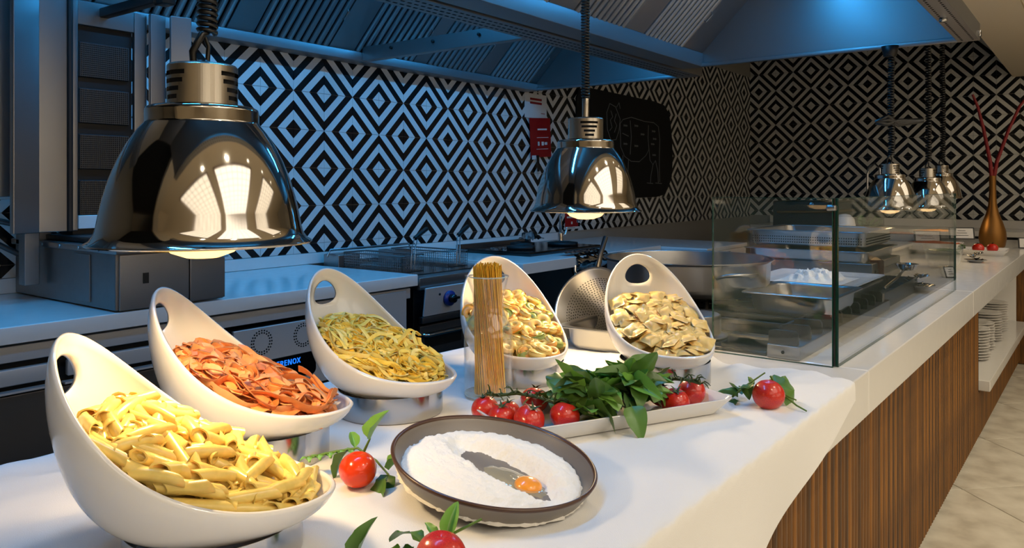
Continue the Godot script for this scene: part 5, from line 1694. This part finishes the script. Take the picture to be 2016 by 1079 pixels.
# -------------------------------------------------------------------- stove behind the glass
func build_stove() -> void:
	var s := thing("gas_stove", "black gas hob with steel front rail and iron grates behind the glass", "stove")
	part(s, "cooktop", bx(Vector3(-1.04, TOP + 0.006, -2.45), Vector3(0.74, 0.012, 1.0), 0.003), M.black_gloss)
	var rail := part(s, "front_rail", bx(Vector3(-0.627, TOP + 0.017, -2.45), Vector3(0.082, 0.034, 1.01), 0.002), M.steel)
	part(rail, "knob_hole", mb().tube(PackedVector3Array([Vector3(-0.628, TOP + 0.017, -1.946), Vector3(-0.628, TOP + 0.017, -1.943)]), 0.0042, 10), M.void)
	part(s, "trim_strip", bx(Vector3(-1.04, TOP + 0.014, -2.12), Vector3(0.70, 0.004, 0.012)).box(Vector3(-1.04, TOP + 0.014, -2.15), Vector3(0.70, 0.004, 0.006)), M.steel)
	var fin := PackedVector2Array([Vector2(-0.036, 0), Vector2(0.036, 0), Vector2(0.036, 0.026), Vector2(0.030, 0.034), Vector2(-0.02, 0.034), Vector2(-0.036, 0.03)])
	var fm := mb().extrude(fin, -0.006, 0.006).mesh()
	for k in 10:
		var o := part(s, "grate_finger", fm, M.iron)
		o.position = Vector3(-0.632, TOP + 0.034, -1.965 - 0.102 * k)
	for k in 8:
		part(s, "grate_bar", bx(Vector3(-0.85, TOP + 0.05, -2.12 - 0.11 * k), Vector3(0.40, 0.014, 0.012), 0.002), M.iron)
	part(s, "grate_frame", bx(Vector3(-0.675, TOP + 0.05, -2.5), Vector3(0.012, 0.016, 0.85), 0.002).box(Vector3(-1.05, TOP + 0.05, -2.5), Vector3(0.012, 0.016, 0.85), 0.002).box(Vector3(-1.05, TOP + 0.025, -2.1), Vector3(0.012, 0.05, 0.012)).box(Vector3(-1.05, TOP + 0.025, -2.9), Vector3(0.012, 0.05, 0.012)), M.iron)
	var gp := thing("hotel_pan", "shallow steel pan sitting on the iron grates behind the glass", "pan", Vector3(-0.72, TOP + 0.115, -2.42), 0.0)
	part(gp, "pan", gn_pan(0.27, 0.325, 0.055), M.steel)
	# wide pot on a burner stand
	var pc := Vector3(-1.10, 0.982, -2.43)
	var pot := thing("wide_pot", "very wide low steel pot standing behind the ravioli bowl", "pot", pc)
	part(pot, "wall", mb().lathe([Vector2(0, 0), Vector2(0.235, 0), Vector2(0.256, 0.008), Vector2(0.262, 0.03), Vector2(0.265, 0.10), Vector2(0.275, 0.108), Vector2(0.275, 0.111), Vector2(0.262, 0.108), Vector2(0.259, 0.03), Vector2(0.25, 0.01), Vector2(0, 0.006)], 72), M.steel)
	for a in [0.6, 3.6]:
		var d := Vector3(cos(a), 0, sin(a))
		var t := Vector3(-sin(a), 0, cos(a))
		part(pot, "handle", mb().tube(PackedVector3Array([d * 0.264 + t * 0.06 + Vector3(0, 0.07, 0), d * 0.30 + t * 0.055 + Vector3(0, 0.08, 0), d * 0.31 + Vector3(0, 0.082, 0), d * 0.30 - t * 0.055 + Vector3(0, 0.08, 0), d * 0.264 - t * 0.06 + Vector3(0, 0.07, 0)]), 0.006, 7), M.steel)
	var st := thing("burner_stand", "dark iron burner stand under the wide pot", "burner", Vector3(pc.x, TOP + 0.012, pc.z))
	part(st, "ring", mb().lathe([Vector2(0.15, 0.056), Vector2(0.17, 0.056), Vector2(0.17, 0.068), Vector2(0.15, 0.068), Vector2(0.15, 0.056)], 36), M.iron)
	for k in 4:
		var a := PI / 4 + PI / 2 * k
		part(st, "leg", mb().tube(PackedVector3Array([Vector3(cos(a) * 0.16, 0.06, sin(a) * 0.16), Vector3(cos(a) * 0.18, 0.0, sin(a) * 0.18)]), 0.009, 6), M.iron)
		part(st, "arm", bx(Vector3(cos(a) * 0.11, 0.06, sin(a) * 0.11), Vector3(0.05, 0.014, 0.012)), M.iron)
	part(st, "burner_head", mb().lathe([Vector2(0, 0), Vector2(0.07, 0), Vector2(0.07, 0.03), Vector2(0.05, 0.04), Vector2(0, 0.042)], 24), M.iron)
	var cn := thing("steel_canister", "low dark steel canister on the cooktop at the left edge of the glass", "canister", Vector3(-0.90, TOP + 0.012, -2.05))
	part(cn, "base_ring", mb().lathe([Vector2(0, 0), Vector2(0.085, 0), Vector2(0.085, 0.006), Vector2(0.07, 0.010), Vector2(0, 0.012)], 32), M.steel_dark)
	part(cn, "drum", mb().lathe([Vector2(0.066, 0.006), Vector2(0.066, 0.058), Vector2(0.06, 0.062), Vector2(0, 0.062)], 32), M.steel_dark)
	# flour tray on a deep pan
	var db := thing("deep_pan", "deep steel pan under the white flour tray", "pan", Vector3(-0.80, TOP + 0.094, -2.83), 0.0)
	part(db, "pan", gn_pan(0.36, 0.42, 0.08), M.steel_dark)
	var wt := thing("flour_tray", "white tray of flour resting on a steel pan behind the glass", "tray", Vector3(-0.80, TOP + 0.097, -2.83), 0.0)
	part(wt, "dish", loft([rrect(0.30, 0.36, 0.02, 0.0), rrect(0.37, 0.43, 0.02, 0.012), rrect(0.368, 0.428, 0.02, 0.014), rrect(0.31, 0.37, 0.02, 0.005), rrect(0.28, 0.34, 0.02, 0.004)]), M.melamine)
	single("flour_heap", "loose heap of flour on the white tray behind the glass", "flour", mb().grid(36, 30, func(u: float, v: float):
		var x: float = (u - 0.5) * 0.22
		var z: float = (v - 0.5) * 0.28
		var e := 1.0 - pow(absf(u - 0.5) * 2, 2.0) - pow(absf(v - 0.5) * 2, 2.0)
		return Vector3(x, 0.002 + maxf(0.0, e) * (0.028 + 0.03 * fn.get_noise_2d(x * 25.0, z * 25.0) + 0.012 * fn.get_noise_2d(x * 80.0, z * 80.0)), z), true).mesh(), M.flour, Vector3(-0.79, TOP + 0.101, -2.80))
	# colander resting in a steel tray
	var ct := thing("steel_tray", "deep steel tray between the tortellini and ravioli bowls", "tray", Vector3(-1.00, TOP + 0.062, -1.86), 0.04)
	part(ct, "pan", gn_pan(0.30, 0.30, 0.056), M.steel)
	var co := thing("conical_colander", "perforated conical steel colander lying in the steel tray", "colander")
	var dir := Vector3(-0.05, 0.48, 0.88).normalized()
	var ax := Vector3.UP.cross(dir).normalized()
	co.transform = Transform3D(Basis(ax, Vector3.UP.angle_to(dir)), Vector3(-1.095, 1.010, -1.80))
	var cm := mb().lathe([Vector2(0.006, -0.19), Vector2(0.02, -0.182), Vector2(0.103, -0.004), Vector2(0.109, 0.0), Vector2(0.109, 0.003), Vector2(0.1015, 0.0), Vector2(0.018, -0.180), Vector2(0.0, -0.186)], 56)
	part(co, "cone", cm, M.steel)
	var dots := mb()
	for i in 22:
		var y := -0.165 + 0.0065 * i
		var r := 0.018 + (0.1015 - 0.018) * (y + 0.18) / 0.18
		var nn := int(TAU * r / 0.0085)
		for k in nn:
			var a := TAU * (k + 0.5 * (i % 2)) / nn
			var c := Vector3(cos(a) * (r - 0.0006), y, sin(a) * (r - 0.0006))
			dots.xf = Transform3D(Basis(Vector3.UP, -a), c)
			dots.box(Vector3.ZERO, Vector3(0.001, 0.0026, 0.0026))
	part(co, "perforation", dots, M.void).set_meta("kind", "stuff")
	part(co, "grip", mb().tube(PackedVector3Array([Vector3(0, 0, -0.108), Vector3(0, 0.004, -0.15), Vector3(0, 0.0, -0.20)]), 0.007, 8), M.black)

# -------------------------------------------------------------------- far end of the counter
func card(at: Vector3, turn: float, lean: float, w: float, h: float, label: String) -> void:
	var o := thing("price_card", label, "card", at, turn, "cards on the buffet")
	var b := Basis(Vector3(1, 0, 0), -lean)
	part(o, "frame", bx(Vector3(0, h / 2, 0), Vector3(w, h, 0.006), 0.001), M.black).transform = Transform3D(b, Vector3.ZERO)
	var pg := part(o, "paper", bx(Vector3(0, h / 2, 0.0035), Vector3(w * 0.88, h * 0.82, 0.001)), M.paper)
	pg.transform = Transform3D(b, Vector3.ZERO)
	var wr := mb()
	for k in 3:
		wr.box(Vector3(0, h * (0.72 - 0.2 * k), 0.0045), Vector3(w * (0.3 + 0.1 * k), h * 0.035, 0.0006))
	part(o, "writing", wr, M.ink).transform = Transform3D(b, Vector3.ZERO)

func build_far() -> void:
	# two gastronorm pans, one in the other, on a steel base
	var base := thing("warming_base", "steel warming unit carrying two big pans behind the stove", "warmer", Vector3(-1.08, 0, -3.93))
	part(base, "body", bx(Vector3(0, TOP + 0.045, 0), Vector3(0.58, 0.09, 0.58), 0.004), M.steel)
	part(base, "front_strip", bx(Vector3(0.292, TOP + 0.045, 0), Vector3(0.004, 0.03, 0.5)), M.steel_dark)
	var lp := thing("hotel_pan", "lower of the two big steel pans on the warming unit", "pan", Vector3(-1.08, 1.04, -3.93))
	part(lp, "pan", gn_pan(0.56, 0.60, 0.05), M.steel)
	var up := thing("perforated_pan", "upper big steel pan with perforated sides on the warming unit", "pan", Vector3(-1.08, 1.125, -3.93))
	part(up, "pan", gn_pan(0.54, 0.58, 0.07), M.steel)
	var pf := mb()
	for k in 48:
		for r in 3:
			pf.box(Vector3(0.2535, -0.03 - 0.012 * r, -0.24 + 0.0102 * k), Vector3(0.002, 0.005, 0.004))
			pf.box(Vector3(-0.24 + 0.0102 * k, -0.03 - 0.012 * r, 0.2735), Vector3(0.004, 0.005, 0.002))
	part(up, "perforation", pf, M.void).set_meta("kind", "stuff")
	var bm := thing("utensil_trough", "long low steel trough along the glass with a ladle in it", "trough", Vector3(-0.66, TOP, -3.25))
	part(bm, "box", loft([rrect(0.12, 0.62, 0.01, 0.0), rrect(0.12, 0.62, 0.01, 0.055), rrect(0.112, 0.612, 0.008, 0.055), rrect(0.112, 0.612, 0.008, 0.004)]), M.steel_dark)
	var la := thing("ladle", "steel ladle lying along the trough behind the glass", "ladle", Vector3(-0.64, TOP + 0.062, -3.3))
	part(la, "handle", mb().tube(PackedVector3Array([Vector3(0.02, 0.0, 0.26), Vector3(0.01, 0.01, 0.0), Vector3(0.0, 0.03, -0.22)]), 0.006, 6), M.chrome)
	part(la, "cup", mb().lathe([Vector2(0, -0.02), Vector2(0.03, -0.012), Vector2(0.045, 0.012), Vector2(0.043, 0.012), Vector2(0.028, -0.009), Vector2(0, -0.016)], 20), M.chrome)
	la.get_node("cup").position = Vector3(0, 0.035, -0.25)
	spoon_dish(Vector3(-0.60, TOP + 0.01, -3.52), 0.07, "steel dish of serving spoons behind the far end of the glass")
	spoon_dish(Vector3(-0.566, TOP, -5.08), 0.058, "small steel dish of spoons past the end of the glass")
	var egg := single("white_vase", "smooth white egg shaped vase behind the big pans", "vase", mb().lathe([Vector2(0, 0), Vector2(0.035, 0.0), Vector2(0.055, 0.05), Vector2(0.062, 0.11), Vector2(0.052, 0.165), Vector2(0.03, 0.19), Vector2(0.0, 0.195)], 32).mesh(), M.porcelain, Vector3(-1.18, 0.975, -4.75))
	egg.set_meta("category", "vase")
	var sh := thing("buffet_step", "white raised buffet step behind the warming pans", "riser", Vector3(-1.15, TOP, -5.5))
	part(sh, "top", bx(Vector3(0, 0.065, 0), Vector3(0.42, 0.02, 1.75), 0.003), M.stone)
	part(sh, "support", bx(Vector3(0, 0.028, 0), Vector3(0.36, 0.055, 1.65)), M.melamine)
	var pl := thing("leafy_plant", "dark green leafy herbs beside the white vase", "plant", Vector3(-1.12, 0.976, -5.1))
	part(pl, "pot", mb().lathe([Vector2(0, 0), Vector2(0.05, 0), Vector2(0.065, 0.06), Vector2(0.06, 0.06), Vector2(0, 0.05)], 18), M.melamine)
	for k in 46:
		leaf(pl, Vector3(rng.randf_range(-0.05, 0.05), rng.randf_range(0.05, 0.12), rng.randf_range(-0.05, 0.05)), rng.randf() * TAU, rng.randf_range(0.0, 1.1), rng.randf_range(0.06, 0.10), 0.0, -1, [1, 0, 1][k % 3])
	food_dish(Vector3(-1.05, 0.976, -5.62), 0.30, 0.20, M.food_orange, "dish of orange food behind the first buffet card")
	food_dish(Vector3(-0.90, 0.976, -6.1), 0.34, 0.24, M.food_gold, "dish of golden baked food behind the glass")
	card(Vector3(-0.88, 0.976, -5.55), 0.5, 0.2, 0.16, 0.07, "white buffet card in a dark frame before the orange dish")
	card(Vector3(-0.74, 0.976, -5.95), 0.5, 0.2, 0.16, 0.08, "white buffet card in front of the golden dish")
	card(Vector3(-0.72, TOP, -3.62), 1.2, 0.4, 0.07, 0.05, "small white card leaning beside the utensil trough")
	card(Vector3(-0.56, TOP, -4.15), 1.0, 0.35, 0.06, 0.055, "white card leaning against the glass jar past the screen")
	card(Vector3(-0.40, TOP, -6.45), 0.45, 0.15, 0.13, 0.075, "white card with icons at the right edge beside the bronze vase")
	var gb := thing("glass_bowl", "clear glass bowl of greens past the end of the screen", "bowl", Vector3(-0.66, TOP, -4.62))
	part(gb, "glass", mb().lathe([Vector2(0, 0), Vector2(0.05, 0.0), Vector2(0.075, 0.02), Vector2(0.095, 0.12), Vector2(0.091, 0.12), Vector2(0.072, 0.023), Vector2(0, 0.005)], 36), M.jar_glass)
	part(gb, "greens", mb().grid(20, 8, func(u: float, v: float): return Vector3(0.08 * v * cos(u * TAU), 0.095 + 0.012 * fn.get_noise_2d(u * 20.0, v * 20.0), 0.08 * v * sin(u * TAU)), true), M.leaf1)
	food_dish(Vector3(-0.86, 0.93, -5.55), 0.34, 0.26, M.food_orange, "white dish of red and white food left of the bronze vase")
	var bo := thing("wooden_box", "small brown box with pale paper inside behind the glass", "box", Vector3(-0.84, TOP, -3.78), 0.3)
	part(bo, "box", bx(Vector3(0, 0.05, 0), Vector3(0.12, 0.10, 0.12), 0.003), M.food_brown)
	part(bo, "paper", mb().grid(6, 4, func(u: float, v: float): return Vector3(-0.05 + 0.1 * u, 0.1 + 0.05 * (1.0 - u) * v, 0.05 - 0.1 * v)), M.food_cream)
	var t2 := thing("white_platter", "white platter of tomatoes and basil at the far end of the counter", "platter", Vector3(-0.60, TOP, -5.72), 0.05)
	part(t2, "dish", loft([rrect(0.22, 0.24, 0.012, 0.0), rrect(0.29, 0.31, 0.014, 0.034), rrect(0.285, 0.305, 0.014, 0.035), rrect(0.21, 0.23, 0.012, 0.006)]), M.porcelain)
	tomato(Vector3(-0.62, TOP + 0.008, -5.70), 0.034, "left of the two tomatoes on the far platter")
	tomato(Vector3(-0.55, TOP + 0.008, -5.76), 0.034, "right of the two tomatoes on the far platter")
	var lv := []
	for k in 10:
		lv.append([Vector3(rng.randf_range(-0.05, 0.03), rng.randf_range(0.0, 0.03), rng.randf_range(-0.03, 0.03)), rng.randf() * TAU, rng.randf_range(-0.1, 0.5), 0.055, 0.0])
	sprig("basil leaves on the far platter left of its tomatoes", Vector3(-0.70, TOP + 0.02, -5.66), lv, [[Vector3(0, 0, 0), Vector3(0.05, 0.01, 0)]])
	var vs := thing("bronze_vase", "tall bronze bottle vase with red twigs at the far end", "vase", Vector3(-0.60, TOP, -6.30))
	part(vs, "body", mb().lathe([Vector2(0, 0), Vector2(0.062, 0), Vector2(0.075, 0.02), Vector2(0.084, 0.07), Vector2(0.080, 0.12), Vector2(0.062, 0.18), Vector2(0.040, 0.24), Vector2(0.027, 0.30), Vector2(0.022, 0.37), Vector2(0.0205, 0.44), Vector2(0.022, 0.50), Vector2(0.019, 0.50), Vector2(0.017, 0.44), Vector2(0, 0.42)], 40), M.brass)
	for d in [[-0.11, 0.0, -1], [0.20, 0.0, 1]]:
		var tw := single("red_twig", "dark red twig in the bronze vase leaning %s" % ["left", "right"][0 if d[2] < 0 else 1], "twig", mb().tube(PackedVector3Array([Vector3(0, 0.44, 0), Vector3(d[0] * 0.12, 0.60, -d[0] * 0.1), Vector3(d[0] * 0.45, 0.82, -d[0] * 0.3), Vector3(d[0] * 0.75, 0.98, -d[0] * 0.55), Vector3(d[0], 1.06, -d[0] * 0.75)]), 0.014, 7, true, 0.008).mesh(), M.red_twig, Vector3(-0.60, TOP, -6.30))
		tw.set_meta("group", "twigs in the bronze vase")
	# dark equipment in the far kitchen
	var ap := thing("black_oven", "black kitchen appliance with a steel bar handle in the dark far kitchen", "oven", Vector3(-1.95, 0.5, -7.3))
	part(ap, "body", bx(Vector3(0, 0.30, 0), Vector3(0.8, 0.80, 0.6), 0.01), M.black)
	part(ap, "handle", mb().tube(PackedVector3Array([Vector3(-0.35, 0.60, 0.33), Vector3(0.0, 0.61, 0.35), Vector3(0.3, 0.63, 0.33)]), 0.012, 7), M.brass)
	part(ap, "stand", bx(Vector3(0, -0.3, 0), Vector3(1.0, 0.38, 0.55)), M.steel_dark)
	var tp := thing("black_tap", "tall thin black tap in front of the far tiled wall", "faucet", Vector3(-1.95, 0.91, -8.75))
	part(tp, "pipe", mb().tube(PackedVector3Array([Vector3(0, 0, 0), Vector3(0, 0.55, 0), Vector3(0.02, 0.62, 0), Vector3(0.07, 0.66, 0), Vector3(0.12, 0.6, 0), Vector3(0.13, 0.3, 0)]), 0.012, 8), M.chrome)
	part(tp, "arm", mb().tube(PackedVector3Array([Vector3(0, 0.45, 0), Vector3(0.14, 0.45, 0.0)]), 0.009, 6), M.black)

func spoon_dish(at: Vector3, r: float, label: String) -> void:
	var o := thing("spoon_dish", label, "dish", at)
	part(o, "dish", mb().lathe([Vector2(0, 0), Vector2(r * 0.5, 0), Vector2(r, r * 0.28), Vector2(r * 0.97, r * 0.29), Vector2(r * 0.5, r * 0.05), Vector2(0, r * 0.04)], 28), M.chrome)
	for k in 6:
		var a := k * 1.3
		var s := thing("spoon", "small shiny spoon in the %s" % label.trim_prefix("steel ").trim_prefix("small steel "), "spoon", at, 0.0, "spoons in the " + label)
		var c := Vector3(cos(a) * r * 0.3, r * 0.2 + 0.008 * k, sin(a) * r * 0.3)
		part(s, "bowl", mb().grid(8, 8, func(u: float, v: float): return c + Vector3((u - 0.5) * r * 0.6, 0.006 * (pow(u * 2 - 1, 2.0) + pow(v * 2 - 1, 2.0)), (v - 0.5) * r * 0.5)), M.chrome)
		part(s, "handle", mb().tube(PackedVector3Array([c, c + Vector3(cos(a + 1.0) * r * 0.5, 0.012, sin(a + 1.0) * r * 0.5)]), 0.003, 5), M.chrome)

func food_dish(at: Vector3, w: float, l: float, m: Material, label: String) -> void:
	var o := thing("food_dish", label, "dish", at, 0.0, "buffet dishes")
	part(o, "dish", loft([rrect(w - 0.06, l - 0.06, 0.02, 0.0), rrect(w, l, 0.02, 0.045), rrect(w - 0.008, l - 0.008, 0.02, 0.046), rrect(w - 0.06, l - 0.06, 0.02, 0.008)]), M.porcelain)
	part(o, "food", mb().grid(24, 18, func(u: float, v: float):
		var x: float = (u - 0.5) * (w - 0.02)
		var z: float = (v - 0.5) * (l - 0.02)
		return Vector3(x, 0.038 + 0.015 * sin(u * PI) * sin(v * PI) + 0.008 * fn.get_noise_2d(x * 40.0, z * 40.0), z), true), m)
